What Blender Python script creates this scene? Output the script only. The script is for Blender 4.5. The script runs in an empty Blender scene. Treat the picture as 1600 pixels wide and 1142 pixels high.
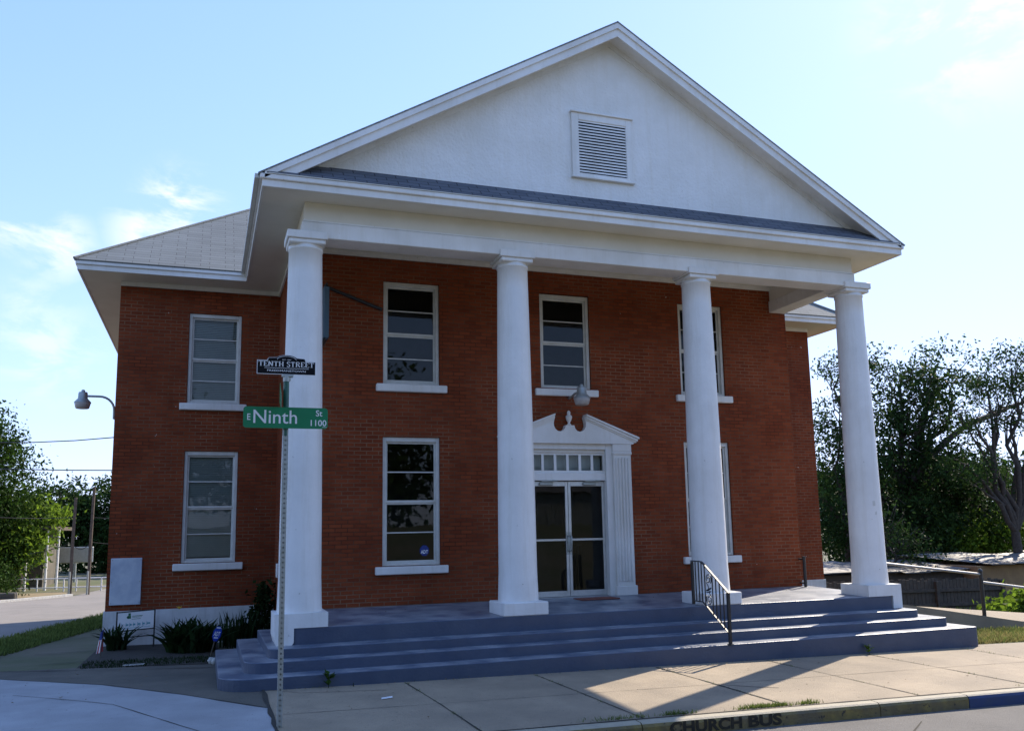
import bpy, math, random
import numpy as np
from mathutils import Vector, Matrix
random.seed(7); rng = np.random.default_rng(7)
S = bpy.context.scene; COL = S.collection
PI = math.pi

# ------------------------------------------------------------------ camera
CAM = (-1.2863, -12.9101, 1.2726); YAW, PIT, ROL = 0.3451, 0.1497, -0.0195
FPX, PPX, PPY = 1369.58, 813.04, 619.66
f_ = Vector((math.sin(YAW)*math.cos(PIT), math.cos(YAW)*math.cos(PIT), math.sin(PIT)))
r0 = Vector((math.cos(YAW), -math.sin(YAW), 0)); u0 = r0.cross(f_)
r_ = r0*math.cos(ROL)+u0*math.sin(ROL); u_ = -r0*math.sin(ROL)+u0*math.cos(ROL)
cd = bpy.data.cameras.new('camera'); cam = bpy.data.objects.new('camera', cd); COL.objects.link(cam)
M = Matrix((r_, u_, -f_)).transposed().to_4x4(); M.translation = Vector(CAM); cam.matrix_world = M
cd.sensor_width = 36; cd.lens = 36*FPX/1600; cd.shift_x = (800-PPX)/1600; cd.shift_y = (PPY-571)/1600
cd.clip_start = .1; cd.clip_end = 3000; S.camera = cam

# ------------------------------------------------------------------ sky, sun, exposure
SUN_EL = math.radians(38.2); SUN_AZ = math.atan2(.845, .535)     # azimuth from +Y towards +X
w = bpy.data.worlds.new('World'); S.world = w; w.use_nodes = True
nt = w.node_tree; nt.nodes.clear()
def N(nt, t, **k):
    n = nt.nodes.new(t)
    for a, b in k.items(): setattr(n, a, b)
    return n
def L(nt, a, b): nt.links.new(a, b)
sky = N(nt, 'ShaderNodeTexSky', sky_type='NISHITA'); sky.sun_disc = False
sky.sun_elevation = SUN_EL; sky.sun_rotation = SUN_AZ; sky.air_density = 1.0; sky.dust_density = .25; sky.ozone_density = 3.0; sky.altitude = 150
bg = N(nt, 'ShaderNodeBackground'); bg.inputs['Strength'].default_value = .15
wo = N(nt, 'ShaderNodeOutputWorld')
tc = N(nt, 'ShaderNodeTexCoord')
mp = N(nt, 'ShaderNodeMapping'); mp.inputs['Scale'].default_value = (1, 1, 2.2)
L(nt, tc.outputs['Generated'], mp.inputs['Vector'])
cn = N(nt, 'ShaderNodeTexNoise'); cn.inputs['Scale'].default_value = 8.5; cn.inputs['Detail'].default_value = 9; cn.inputs['Roughness'].default_value = .62; cn.inputs['Distortion'].default_value = .5
L(nt, mp.outputs[0], cn.inputs['Vector'])
def pxdir(x, y):
    d = f_+r_*((x-PPX)/FPX)-u_*((y-PPY)/FPX); return d.normalized()
acc = None
for (x, y, rad, amp) in ((282, 325, .042, 1), (90, 385, .034, .8), (65, 545, .05, .45), (1510, 18, .085, .8), (50, 470, .035, .3), (225, 365, .035, .8), (28, 357, .025, .8)):
    d = pxdir(x, y)
    dn = N(nt, 'ShaderNodeVectorMath', operation='DISTANCE'); dn.inputs[1].default_value = d
    nm = N(nt, 'ShaderNodeVectorMath', operation='NORMALIZE'); L(nt, tc.outputs['Generated'], nm.inputs[0]); L(nt, nm.outputs[0], dn.inputs[0])
    mr = N(nt, 'ShaderNodeMapRange', interpolation_type='SMOOTHSTEP'); mr.inputs[1].default_value = 0; mr.inputs[2].default_value = rad*1.5; mr.inputs[3].default_value = amp; mr.inputs[4].default_value = 0
    L(nt, dn.outputs['Value'], mr.inputs[0])
    if acc is None: acc = mr.outputs[0]
    else:
        mx = N(nt, 'ShaderNodeMath', operation='MAXIMUM'); L(nt, acc, mx.inputs[0]); L(nt, mr.outputs[0], mx.inputs[1]); acc = mx.outputs[0]
cr = N(nt, 'ShaderNodeMapRange', interpolation_type='SMOOTHSTEP'); cr.inputs[1].default_value = .44; cr.inputs[2].default_value = .62
L(nt, cn.outputs[0], cr.inputs[0])
cm = N(nt, 'ShaderNodeMath', operation='MULTIPLY'); L(nt, acc, cm.inputs[0]); L(nt, cr.outputs[0], cm.inputs[1])
cmix = N(nt, 'ShaderNodeMix', data_type='RGBA'); L(nt, cm.outputs[0], cmix.inputs[0]); # soft roll-off of the very bright sky near the sun, then a slight blue balance
den = N(nt, 'ShaderNodeVectorMath', operation='MULTIPLY_ADD'); L(nt, sky.outputs[0], den.inputs[0]); den.inputs[1].default_value = (.28, .29, .30); den.inputs[2].default_value = (1, 1, 1)
num = N(nt, 'ShaderNodeVectorMath', operation='MULTIPLY'); L(nt, sky.outputs[0], num.inputs[0]); num.inputs[1].default_value = (1.62, 1.86, 2.66)
tint = N(nt, 'ShaderNodeVectorMath', operation='DIVIDE'); L(nt, num.outputs[0], tint.inputs[0]); L(nt, den.outputs[0], tint.inputs[1])
L(nt, tint.outputs[0], cmix.inputs[6]); cmix.inputs[7].default_value = (4.3, 4.4, 4.6, 1)
L(nt, cmix.outputs[2], bg.inputs['Color']); L(nt, bg.outputs[0], wo.inputs['Surface'])
sl = bpy.data.lights.new('sun', 'SUN'); sl.energy = 4.4; sl.angle = math.radians(.53); sl.color = (1, .88, .72)
so = bpy.data.objects.new('sun', sl); COL.objects.link(so); so.location = (40, 30, 40)
sd = Vector((math.sin(SUN_AZ)*math.cos(SUN_EL), math.cos(SUN_AZ)*math.cos(SUN_EL), math.sin(SUN_EL)))
so.rotation_euler = sd.to_track_quat('Z', 'Y').to_euler()
S.view_settings.view_transform = 'Standard'; S.view_settings.look = 'None'; S.view_settings.exposure = .9; S.view_settings.gamma = 1
S.view_settings.use_curve_mapping = False
S.cycles.max_bounces = 8; S.cycles.transparent_max_bounces = 12

# ------------------------------------------------------------------ materials
MATS = {}
def base_mat(name):
    m = bpy.data.materials.new(name); m.use_nodes = True
    nt = m.node_tree; b = nt.nodes['Principled BSDF']; MATS[name] = m
    return m, nt, b
def noise_mix(nt, vec, scale, c1, c2, lo=.35, hi=.65, detail=6, rough=.6):
    n = N(nt, 'ShaderNodeTexNoise'); n.inputs['Scale'].default_value = scale; n.inputs['Detail'].default_value = detail; n.inputs['Roughness'].default_value = rough
    L(nt, vec, n.inputs['Vector'])
    r = N(nt, 'ShaderNodeMapRange'); r.inputs[1].default_value = lo; r.inputs[2].default_value = hi; L(nt, n.outputs[0], r.inputs[0])
    x = N(nt, 'ShaderNodeMix', data_type='RGBA'); L(nt, r.outputs[0], x.inputs[0])
    for i, c in ((6, c1), (7, c2)):
        if isinstance(c, tuple): x.inputs[i].default_value = (*c, 1)
        else: L(nt, c, x.inputs[i])
    return x.outputs[2], n.outputs[0]
def streaks(nt, v, col, k, sc=(5, 5, .35)):
    # rain streaks: noise drawn out vertically
    mpn = N(nt, 'ShaderNodeMapping'); mpn.inputs['Scale'].default_value = sc; L(nt, v, mpn.inputs['Vector'])
    d, _ = noise_mix(nt, mpn.outputs[0], 1.6, (1, 1, 1), (k, k*.985, k*.95), .5, .72, 8, .7)
    mu = N(nt, 'ShaderNodeMix', data_type='RGBA', blend_type='MULTIPLY'); mu.inputs[0].default_value = 1
    L(nt, col, mu.inputs[6]); L(nt, d, mu.inputs[7]); return mu.outputs[2]
def mat(name, c1, c2=None, scale=3, rough=.6, bump=0, bscale=40, spots=None, metal=0, spec=.5, c3=None, s3=.5, streak=None):
    m, nt, b = base_mat(name)
    tc = N(nt, 'ShaderNodeTexCoord'); v = tc.outputs['Object']
    c2 = c2 or tuple(x*.85 for x in c1)
    col, _ = noise_mix(nt, v, scale, c1, c2)
    if c3: col, _ = noise_mix(nt, v, s3, col, c3, .42, .72)
    if spots:
        sc, spc, th = spots
        col, _ = noise_mix(nt, v, sc, col, spc, th, th+.05, 3)
    if streak: col = streaks(nt, v, col, streak)
    L(nt, col, b.inputs['Base Color'])
    b.inputs['Roughness'].default_value = rough; b.inputs['Metallic'].default_value = metal; b.inputs['Specular IOR Level'].default_value = spec
    if bump:
        n = N(nt, 'ShaderNodeTexNoise'); n.inputs['Scale'].default_value = bscale; n.inputs['Detail'].default_value = 5; L(nt, v, n.inputs['Vector'])
        bp = N(nt, 'ShaderNodeBump'); bp.inputs['Strength'].default_value = bump; bp.inputs['Distance'].default_value = .02
        L(nt, n.outputs[0], bp.inputs['Height']); L(nt, bp.outputs[0], b.inputs['Normal'])
    return m
def brick_mat(name, c1, c2, mortar, bw, rh, ms, rough, bump, var=None, mvar=None, bias=0, squash=1, spots=None, scale2=.5, offset=.5):
    m, nt, b = base_mat(name)
    uv = N(nt, 'ShaderNodeUVMap'); tc = N(nt, 'ShaderNodeTexCoord')
    # wavy joints
    nz = N(nt, 'ShaderNodeTexNoise'); nz.inputs['Scale'].default_value = 3.0; L(nt, uv.outputs[0], nz.inputs['Vector'])
    ad = N(nt, 'ShaderNodeVectorMath', operation='MULTIPLY_ADD'); L(nt, nz.outputs['Color'], ad.inputs[0]); ad.inputs[1].default_value = (.012, .012, 0); L(nt, uv.outputs[0], ad.inputs[2])
    t = N(nt, 'ShaderNodeTexBrick'); t.inputs['Scale'].default_value = 1; t.offset = offset
    t.inputs['Brick Width'].default_value = bw; t.inputs['Row Height'].default_value = rh; t.inputs['Mortar Size'].default_value = ms
    t.inputs['Mortar Smooth'].default_value = .3; t.inputs['Bias'].default_value = bias
    for k, c in (('Color1', c1), ('Color2', c2), ('Mortar', mortar)): t.inputs[k].default_value = (*c, 1)
    L(nt, ad.outputs[0], t.inputs['Vector'])
    if mvar:
        mc, _ = noise_mix(nt, tc.outputs['Object'], .7, mortar, mvar, .38, .62); L(nt, mc, t.inputs['Mortar'])
    col = t.outputs['Color']
    if var:
        d, _ = noise_mix(nt, tc.outputs['Object'], scale2, (1, 1, 1), var, .38, .68)
        mu = N(nt, 'ShaderNodeMix', data_type='RGBA', blend_type='MULTIPLY'); mu.inputs[0].default_value = 1
        L(nt, col, mu.inputs[6]); L(nt, d, mu.inputs[7]); col = mu.outputs[2]
    if mvar: col = streaks(nt, tc.outputs['Object'], col, .86, (2.2, 2.2, .3))
    if spots:
        col, _ = noise_mix(nt, tc.outputs['Object'], spots[0], col, spots[1], spots[2], spots[2]+.03, 2)
    L(nt, col, b.inputs['Base Color']); b.inputs['Roughness'].default_value = rough; b.inputs['Specular IOR Level'].default_value = .12
    n = N(nt, 'ShaderNodeTexNoise'); n.inputs['Scale'].default_value = 60; L(nt, tc.outputs['Object'], n.inputs['Vector'])
    h = N(nt, 'ShaderNodeMath', operation='MULTIPLY_ADD'); L(nt, n.outputs[0], h.inputs[0]); h.inputs[1].default_value = .25
    iv = N(nt, 'ShaderNodeMath', operation='SUBTRACT'); iv.inputs[0].default_value = 1; L(nt, t.outputs['Fac'], iv.inputs[1]); L(nt, iv.outputs[0], h.inputs[2])
    bp = N(nt, 'ShaderNodeBump'); bp.inputs['Strength'].default_value = bump; bp.inputs['Distance'].default_value = .008
    L(nt, h.outputs[0], bp.inputs['Height']); L(nt, bp.outputs[0], b.inputs['Normal'])
    return m
BRICK = brick_mat('brick', (.285, .067, .025), (.205, .047, .019), (.28, .15, .088), .205, .0677, .0085, .85, .8, var=(.76, .72, .70), mvar=(.11, .04, .02), spots=(9, (.55, .50, .44), .765))
SHINGLE2 = brick_mat('dark_shingle', (.15, .16, .18), (.115, .125, .145), (.04, .04, .045), .32, .135, .008, .9, .5, var=(.8, .8, .8))
SHINGLE = brick_mat('shingle', (.25, .265, .255), (.215, .228, .22), (.11, .115, .112), .45, .125, .006, .9, .5, var=(.82, .82, .82), offset=.37)
WHITE = mat('white_paint', (.83, .815, .78), (.78, .765, .73), 2.2, .55, .12, 22, c3=(.64, .62, .57), s3=.8, spots=(14, (.50, .47, .42), .72), streak=.92)
COLW = mat('column_paint', (.83, .815, .785), (.79, .775, .745), 2.5, .5, .22, 14, c3=(.70, .685, .65), s3=1.1, spots=(9, (.46, .44, .40), .71), streak=.90)
SOFF = mat('cream_paint', (.76, .72, .62), (.69, .65, .55), 1.5, .6, .1, 15, spots=(18, (.5, .46, .38), .73))
STUC = mat('stucco', (.84, .825, .79), (.80, .785, .75), 4, .75, .7, 24, c3=(.74, .72, .67), s3=1.2, spots=(11, (.55, .52, .45), .715), streak=.955)
FOUND = mat('foundation_paint', (.72, .72, .71), (.58, .58, .56), 3, .7, .2, 25, streak=.8)
def step_mat():
    m = mat('porch_paint', (.056, .079, .130), (.044, .064, .110), 2.5, .42, .2, 30, c3=(.075, .094, .135), s3=1.3)
    nt = m.node_tree; b = nt.nodes['Principled BSDF']; src = b.inputs['Base Color'].links[0].from_socket
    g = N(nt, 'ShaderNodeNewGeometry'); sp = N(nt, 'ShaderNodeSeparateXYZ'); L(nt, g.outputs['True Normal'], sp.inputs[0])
    tc = N(nt, 'ShaderNodeTexCoord'); worn_sunlit, _ = noise_mix(nt, tc.outputs['Object'], 2.0, (.28, .295, .32), (.095, .12, .165), .38, .62)  # worn treads, lightened further in colour to read as sunlit
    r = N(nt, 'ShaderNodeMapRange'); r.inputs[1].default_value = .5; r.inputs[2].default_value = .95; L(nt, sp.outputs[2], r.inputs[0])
    x = N(nt, 'ShaderNodeMix', data_type='RGBA'); L(nt, r.outputs[0], x.inputs[0]); L(nt, src, x.inputs[6]); L(nt, worn_sunlit, x.inputs[7]); L(nt, x.outputs[2], b.inputs['Base Color'])
    return m
STEP = step_mat()
FRAME = mat('window_frame_paint', (.66, .65, .60), (.56, .55, .50), 5, .55, .1, 30)
ALU = mat('aluminium', (.62, .62, .60), (.52, .52, .50), 6, .38, 0, metal=.6)
DARKIN = mat('dark_interior', (.16, .16, .15), (.11, .11, .10), .8, .9)
BLIND = mat('window_blind', (.78, .79, .78), (.70, .72, .72), 5, .7)
IRON = mat('black_iron', (.018, .018, .02), (.03, .03, .03), 20, .38, .1, 60)
PIPE = mat('sunlit_pipe', (.42, .41, .40), (.30, .29, .28), 12, .4, metal=.4)  # pale colour stands in for sun reflecting off the black rails
GALV = mat('galvanised_steel', (.42, .44, .42), (.34, .36, .33), 9, .45, .05, 40, metal=.5)
GREENP = mat('green_post', (.03, .12, .08), (.02, .08, .06), 8, .45)
SGREEN = mat('sign_green', (.004, .20, .078), (.004, .18, .07), 3, .35)
SWHITE = mat('sign_white', (.80, .80, .80), (.75, .75, .75), 5, .4)
SBLACK = mat('sign_black', (.008, .008, .010), (.010, .010, .012), 5, .7, spec=.1)
BLUE = mat('sign_blue', (.015, .05, .42), (.02, .06, .38), 5, .4)
TEAL = mat('faded_teal_print', (.10, .36, .42), (.2, .42, .46), 30, .6)
LOGO = mat('green_print', (.04, .20, .08), (.03, .12, .06), 30, .6)
PANEL = mat('mottled_panel', (.62, .66, .70), (.50, .56, .64), 5, .4, c3=(.36, .42, .52), s3=3.2)
SIDEWALK = mat('sidewalk_concrete', (.345, .275, .188), (.27, .217, .15), 1.6, .85, .5, 70, c3=(.205, .166, .117), s3=.6, spots=(30, (.12, .097, .07), .655))
PAD = mat('pale_concrete', (.36, .365, .37), (.29, .295, .30), 1.6, .85, .3, 60, c3=(.24, .243, .245), s3=.6, spots=(24, (.16, .16, .155), .68))
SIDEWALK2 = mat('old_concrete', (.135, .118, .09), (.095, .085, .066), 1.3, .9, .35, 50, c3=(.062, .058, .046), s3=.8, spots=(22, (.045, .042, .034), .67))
ASPH = mat('asphalt', (0.115, 0.109, 0.102), (0.072, 0.069, 0.065), 55, .88, .6, 90, c3=(0.137, 0.130, 0.119), s3=.8)
ROADL = mat('pale_asphalt', (0.216, 0.198, 0.176), (0.180, 0.166, 0.148), 2, .9, .4, 70, c3=(0.238, 0.216, 0.194), s3=.35)
KERBY = mat('yellow_kerb', (.25, .19, .05), (.13, .10, .045), 6, .75, .4, 50, c3=(.12, .10, .065), s3=2.2, spots=(16, (.05, .042, .03), .62))
KERBT = mat('worn_kerb_top', (0.374, 0.331, 0.238), (0.302, 0.274, 0.209), 8, .8, .3, 50)
KERBB = mat('blue_kerb', (0.025, 0.050, 0.144), (0.036, 0.058, 0.122), 7, .75, .3, 50)
BLACKP = mat('black_stencil', (0.012, 0.011, 0.009), (0.036, 0.029, 0.014), 26, .8)
SOIL = mat('soil', (.045, .037, .027), (.03, .025, .018), 6, .95, .5, 30)
EARTH = mat('earth', (0.144, 0.122, 0.079), (0.094, 0.097, 0.043), .8, .95, .4, 12, c3=(0.065, 0.086, 0.025), s3=.25)
DIRT = mat('dry_verge', (0.245, 0.180, 0.101), (0.180, 0.144, 0.072), 1.2, .95, .4, 20)
CRACK = mat('crack', (0.025, 0.023, 0.020), (0.036, 0.032, 0.022), 20, .95)
BARK = mat('bark', (.075, .058, .043), (.04, .03, .023), 12, .9, .7, 30)
WOODP = mat('pole_wood', (.12, .09, .065), (.08, .06, .045), 10, .9, .4, 30)
FENCE = mat('weathered_board', (.105, .078, .055), (.065, .05, .036), 6, .9, .4, 25)
TAN = mat('tan_siding', (.36, .22, .10), (.28, .17, .08), 3, .85, .2, 20)
TIN = mat('tin_roof', (.22, .22, .215), (.12, .115, .11), 2.2, .5, .15, 9, metal=.2, c3=(.09, .075, .065), s3=.9)
RUST = mat('door_mat_fibre', (.22, .075, .05), (.16, .06, .045), 20, .95, .5, 80)
LENS = mat('lamp_lens', (.46, .42, .38), (.38, .34, .31), 10, .25, .3, 60)
WIRE = mat('wire', (.02, .02, .02), rough=.6)
TEALC = mat('faded_blue_sign', (.04, .075, .10), (.05, .085, .10), 6, .5)
STONE = mat('pale_stone', (.55, .55, .52), (.40, .40, .38), 12, .9, .5, 30)
FLAGR = mat('flag_red', (.45, .03, .04), rough=.8); FLAGB = mat('flag_blue', (.03, .05, .22), rough=.8)
YEL = mat('yellow_petal', (.75, .5, .03), (.6, .35, .02), 30, .7)
BRASS = mat('dark_bronze', (.10, .085, .06), rough=.4, metal=.6)
def glass_mat(name, tint, spec_boost=1.0):
    m, nt, b = base_mat(name); nt.nodes.remove(b)
    out = nt.nodes['Material Output']
    g = N(nt, 'ShaderNodeBsdfGlossy'); g.inputs['Roughness'].default_value = .015
    t = N(nt, 'ShaderNodeBsdfTransparent'); t.inputs['Color'].default_value = (*tint, 1)
    fr = N(nt, 'ShaderNodeFresnel'); fr.inputs['IOR'].default_value = 1.42
    tc = N(nt, 'ShaderNodeTexCoord'); nn = N(nt, 'ShaderNodeTexNoise'); nn.inputs['Scale'].default_value = 1.7; L(nt, tc.outputs['Object'], nn.inputs['Vector'])
    bp = N(nt, 'ShaderNodeBump'); bp.inputs['Strength'].default_value = .03; bp.inputs['Distance'].default_value = .05; L(nt, nn.outputs[0], bp.inputs['Height'])
    L(nt, bp.outputs[0], g.inputs['Normal'])
    mx = N(nt, 'ShaderNodeMixShader'); L(nt, fr.outputs[0], mx.inputs[0]); L(nt, t.outputs[0], mx.inputs[1]); L(nt, g.outputs[0], mx.inputs[2])
    L(nt, mx.outputs[0], out.inputs['Surface'])
    return m
GLASS = glass_mat('window_glass', (.60, .65, .63))
def leaf_mat(name, c1, c2, trans=.35):
    m, nt, b = base_mat(name)
    out = nt.nodes['Material Output']
    tc = N(nt, 'ShaderNodeTexCoord')
    col, _ = noise_mix(nt, tc.outputs['Object'], 1.1, c1, c2, .35, .65, 3)
    gi = N(nt, 'ShaderNodeNewGeometry')
    hv = N(nt, 'ShaderNodeHueSaturation'); L(nt, col, hv.inputs['Color'])
    r = N(nt, 'ShaderNodeMapRange'); r.inputs[3].default_value = .55; r.inputs[4].default_value = 1.5; L(nt, gi.outputs['Random Per Island'], r.inputs[0]); L(nt, r.outputs[0], hv.inputs['Value'])
    L(nt, hv.outputs[0], b.inputs['Base Color']); b.inputs['Roughness'].default_value = .6; b.inputs['Specular IOR Level'].default_value = .08
    tr = N(nt, 'ShaderNodeBsdfTranslucent'); L(nt, hv.outputs[0], tr.inputs['Color'])
    mx = N(nt, 'ShaderNodeMixShader'); mx.inputs[0].default_value = trans; L(nt, b.outputs[0], mx.inputs[1]); L(nt, tr.outputs[0], mx.inputs[2]); L(nt, mx.outputs[0], out.inputs['Surface'])
    return m
LEAFD = leaf_mat('dark_leaf', (.040, .078, .018), (.020, .042, .012))
LEAFM = leaf_mat('mid_leaf', (.040, .082, .012), (.018, .040, .007))
LEAFY = leaf_mat('bright_leaf', (.15, .23, .02), (.08, .14, .018), .5)
LEAFB = leaf_mat('bed_leaf', (.022, .045, .013), (.013, .028, .009), .3)
GRASS = leaf_mat('grass_blade', (.16, .20, .05), (.10, .14, .035), .4)
DRYG = leaf_mat('dry_grass_blade', (.30, .25, .10), (.18, .18, .06), .4)

# ------------------------------------------------------------------ mesh helpers
class MB:
    def __init__(self): self.v = []; self.f = []; self.sm = []
    def add(self, vs, fs, smooth=False):
        o = len(self.v); self.v += [tuple(p) for p in vs]
        for f in fs: self.f.append([o+i for i in f]); self.sm.append(smooth)
        return self
    def quad(self, a, b, c, d): return self.add((a, b, c, d), ((0, 1, 2, 3),))
    def box(self, x0, x1, y0, y1, z0, z1):
        v = [(x, y, z) for z in (z0, z1) for y in (y0, y1) for x in (x0, x1)]
        return self.add(v, ((0, 2, 3, 1), (4, 5, 7, 6), (0, 1, 5, 4), (2, 6, 7, 3), (0, 4, 6, 2), (1, 3, 7, 5)))
    def bbox(self, x0, x1, y0, y1, z0, z1, b=.01):
        # bevelled box
        b = min(b, (x1-x0)/2.2, (y1-y0)/2.2, (z1-z0)/2.2); c = ((x0+x1)/2, (y0+y1)/2, (z0+z1)/2); h = ((x1-x0)/2, (y1-y0)/2, (z1-z0)/2)
        vs = []; idx = {}
        for sx in (-1, 1):
            for sy in (-1, 1):
                for sz in (-1, 1):
                    for a in range(3):
                        k = [h[0]-b, h[1]-b, h[2]-b]; k[a] = h[a]
                        idx[(sx, sy, sz, a)] = len(vs); vs.append((c[0]+sx*k[0], c[1]+sy*k[1], c[2]+sz*k[2]))
        F = []
        def o(f):   # orient outwards
            p = [Vector(vs[i]) for i in f]; n = (p[1]-p[0]).cross(p[2]-p[0]); ctr = sum(p, Vector())/len(p)-Vector(c)
            F.append(list(f) if n.dot(ctr) > 0 else list(f)[::-1])
        for a in range(3):
            p, q = [i for i in range(3) if i != a]
            for s in (-1, 1):
                f = []
                for (sp, sq) in ((-1, -1), (1, -1), (1, 1), (-1, 1)):
                    t = [0, 0, 0]; t[a] = s; t[p] = sp; t[q] = sq; f.append(idx[(*t, a)])
                o(f)
            for sp in (-1, 1):
                for sq in (-1, 1):
                    f = []
                    for (s, ax) in ((-1, p), (1, p), (1, q), (-1, q)):
                        t = [0, 0, 0]; t[a] = s; t[p] = sp; t[q] = sq; f.append(idx[(*t, ax)])
                    o(f)
        for sx in (-1, 1):
            for sy in (-1, 1):
                for sz in (-1, 1): o([idx[(sx, sy, sz, a)] for a in range(3)])
        return self.add(vs, F)
    def prism(self, poly, fn, t0, t1, caps=True):
        # poly: 2-D outline (ccw), fn(u,v,t)->xyz
        n = len(poly); v = [fn(u, q, t0) for u, q in poly]+[fn(u, q, t1) for u, q in poly]
        fs = [[i, (i+1) % n, n+(i+1) % n, n+i] for i in range(n)]
        if caps: fs += [list(range(n))[::-1], list(range(n, 2*n))]
        return self.add(v, fs)
    def lathe(self, prof, cx, cy, seg=24, smooth=True, cap=True):
        v = []; fs = []
        for (r, z) in prof:
            for i in range(seg): a = 2*PI*i/seg; v.append((cx+r*math.cos(a), cy+r*math.sin(a), z))
        for k in range(len(prof)-1):
            for i in range(seg): j = (i+1) % seg; fs.append([k*seg+i, k*seg+j, (k+1)*seg+j, (k+1)*seg+i])
        self.add(v, fs, smooth)
        if cap:
            m = len(prof)-1
            self.add([v[i] for i in range(seg)], [list(range(seg))[::-1]]); self.add(v[m*seg:], [list(range(seg))])
        return self
    def tube(self, pts, rad, seg=8, smooth=True, cap=True):
        pts = [Vector(p) for p in pts]; n = len(pts); v = []; fs = []
        rads = rad if isinstance(rad, (list, tuple)) else [rad]*n
        up = None
        for i, p in enumerate(pts):
            d = (pts[min(i+1, n-1)]-pts[max(i-1, 0)]).normalized()
            if up is None or abs(up.dot(d)) > .95: up = Vector((0, 0, 1)) if abs(d.z) < .9 else Vector((0, 1, 0))
            s = d.cross(up).normalized(); t = s.cross(d).normalized(); up = t
            for k in range(seg): a = 2*PI*k/seg; v.append(p+(s*math.cos(a)+t*math.sin(a))*rads[i])
        for i in range(n-1):
            for k in range(seg): j = (k+1) % seg; fs.append([i*seg+k, i*seg+j, (i+1)*seg+j, (i+1)*seg+k])
        self.add(v, fs, smooth)
        if cap: self.add(v[:seg], [list(range(seg))[::-1]]); self.add(v[-seg:], [list(range(seg))])
        return self
    def bar(self, a, b, w, h):
        # rectangular bar from a to b (w sideways, h in the vertical-ish direction)
        a = Vector(a); b = Vector(b); d = (b-a).normalized(); up = Vector((0, 0, 1)) if abs(d.z) < .98 else Vector((0, 1, 0))
        s = d.cross(up).normalized()*w/2; t = s.cross(d).normalized()*h/2
        v = [a-s-t, a+s-t, a+s+t, a-s+t, b-s-t, b+s-t, b+s+t, b-s+t]
        return self.add(v, ((0, 1, 2, 3), (7, 6, 5, 4), (0, 4, 5, 1), (1, 5, 6, 2), (2, 6, 7, 3), (3, 7, 4, 0)))
    def mesh(self, name, off=(0, 0, 0)):
        me = bpy.data.meshes.new(name)
        me.from_pydata([(x-off[0], y-off[1], z-off[2]) for x, y, z in self.v], [], self.f)
        me.polygons.foreach_set('use_smooth', self.sm)
        return me
def auto_uv(me):
    uvl = me.uv_layers.new(name='UVMap'); Z = Vector((0, 0, 1)); vs = me.vertices
    for p in me.polygons:
        n = p.normal
        if abs(n.z) > .995: u = Vector((1, 0, 0)); v = Vector((0, 1, 0))
        else: u = Z.cross(n).normalized(); v = n.cross(u)
        for li in p.loop_indices:
            c = vs[me.loops[li].vertex_index].co; uvl.data[li].uv = (c.dot(u), c.dot(v))
def wloc(o):
    p = Vector((0, 0, 0))
    while o: p = p+o.location; o = o.parent
    return p
def obj(name, mb, material, parent=None, loc=None, uv=False):
    """mesh built in world coordinates; loc = its own origin (world)"""
    pl = wloc(parent) if parent else Vector((0, 0, 0))
    org = Vector(loc) if loc is not None else pl
    me = mb.mesh(name, org) if isinstance(mb, MB) else mb
    ms = material if isinstance(material, (list, tuple)) else [material]
    for m in ms: me.materials.append(m)
    if uv: me.update(); auto_uv(me)
    o = bpy.data.objects.new(name, me); COL.objects.link(o); o.parent = parent; o.location = org-pl
    return o
def tag(o, label, cat, group=None):
    o['label'] = label; o['category'] = cat
    if group: o['group'] = group
    return o
def thing(name, loc, label, cat, group=None):
    o = bpy.data.objects.new(name, None); o.empty_display_size = .2; COL.objects.link(o); o.location = loc
    return tag(o, label, cat, group)
def struct(name, mb, m, uv=False):
    o = obj(name, mb, m, uv=uv); o['kind'] = 'structure'; return o
def copy_tree(o, parent=None):
    c = o.copy(); COL.objects.link(c); c.parent = parent
    for ch in list(o.children): copy_tree(ch, c)
    return c
def text_mesh(name, s, size, fn, depth=.002, bold=0, align='CENTER', width=None, height=None):
    """text as a mesh; fn maps (u, v) of the text plane to world xyz, the extrusion uses fn(u,v,t)"""
    cu = bpy.data.curves.new('tmp', 'FONT'); cu.body = s; cu.size = size; cu.align_x = align; cu.align_y = 'CENTER'; cu.offset = bold; cu.resolution_u = 3
    o = bpy.data.objects.new('tmp', cu); COL.objects.link(o)
    bpy.context.view_layer.update()
    dg = bpy.context.evaluated_depsgraph_get(); me = bpy.data.meshes.new_from_object(o.evaluated_get(dg))
    bpy.data.objects.remove(o)
    mb = MB()
    P = [v.co.copy() for v in me.vertices]
    if P:
        xs = [p.x for p in P]; ys = [p.y for p in P]
        kx = width/(max(xs)-min(xs)) if width else 1; ky = height/(max(ys)-min(ys)) if height else 1
        cx = (max(xs)+min(xs))/2 if align == 'CENTER' else 0; cy = (max(ys)+min(ys))/2
        mb.add([fn((p.x-cx)*kx, (p.y-cy)*ky) for p in P], [list(f.vertices) for f in me.polygons])
    bpy.data.meshes.remove(me)
    return mb

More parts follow.
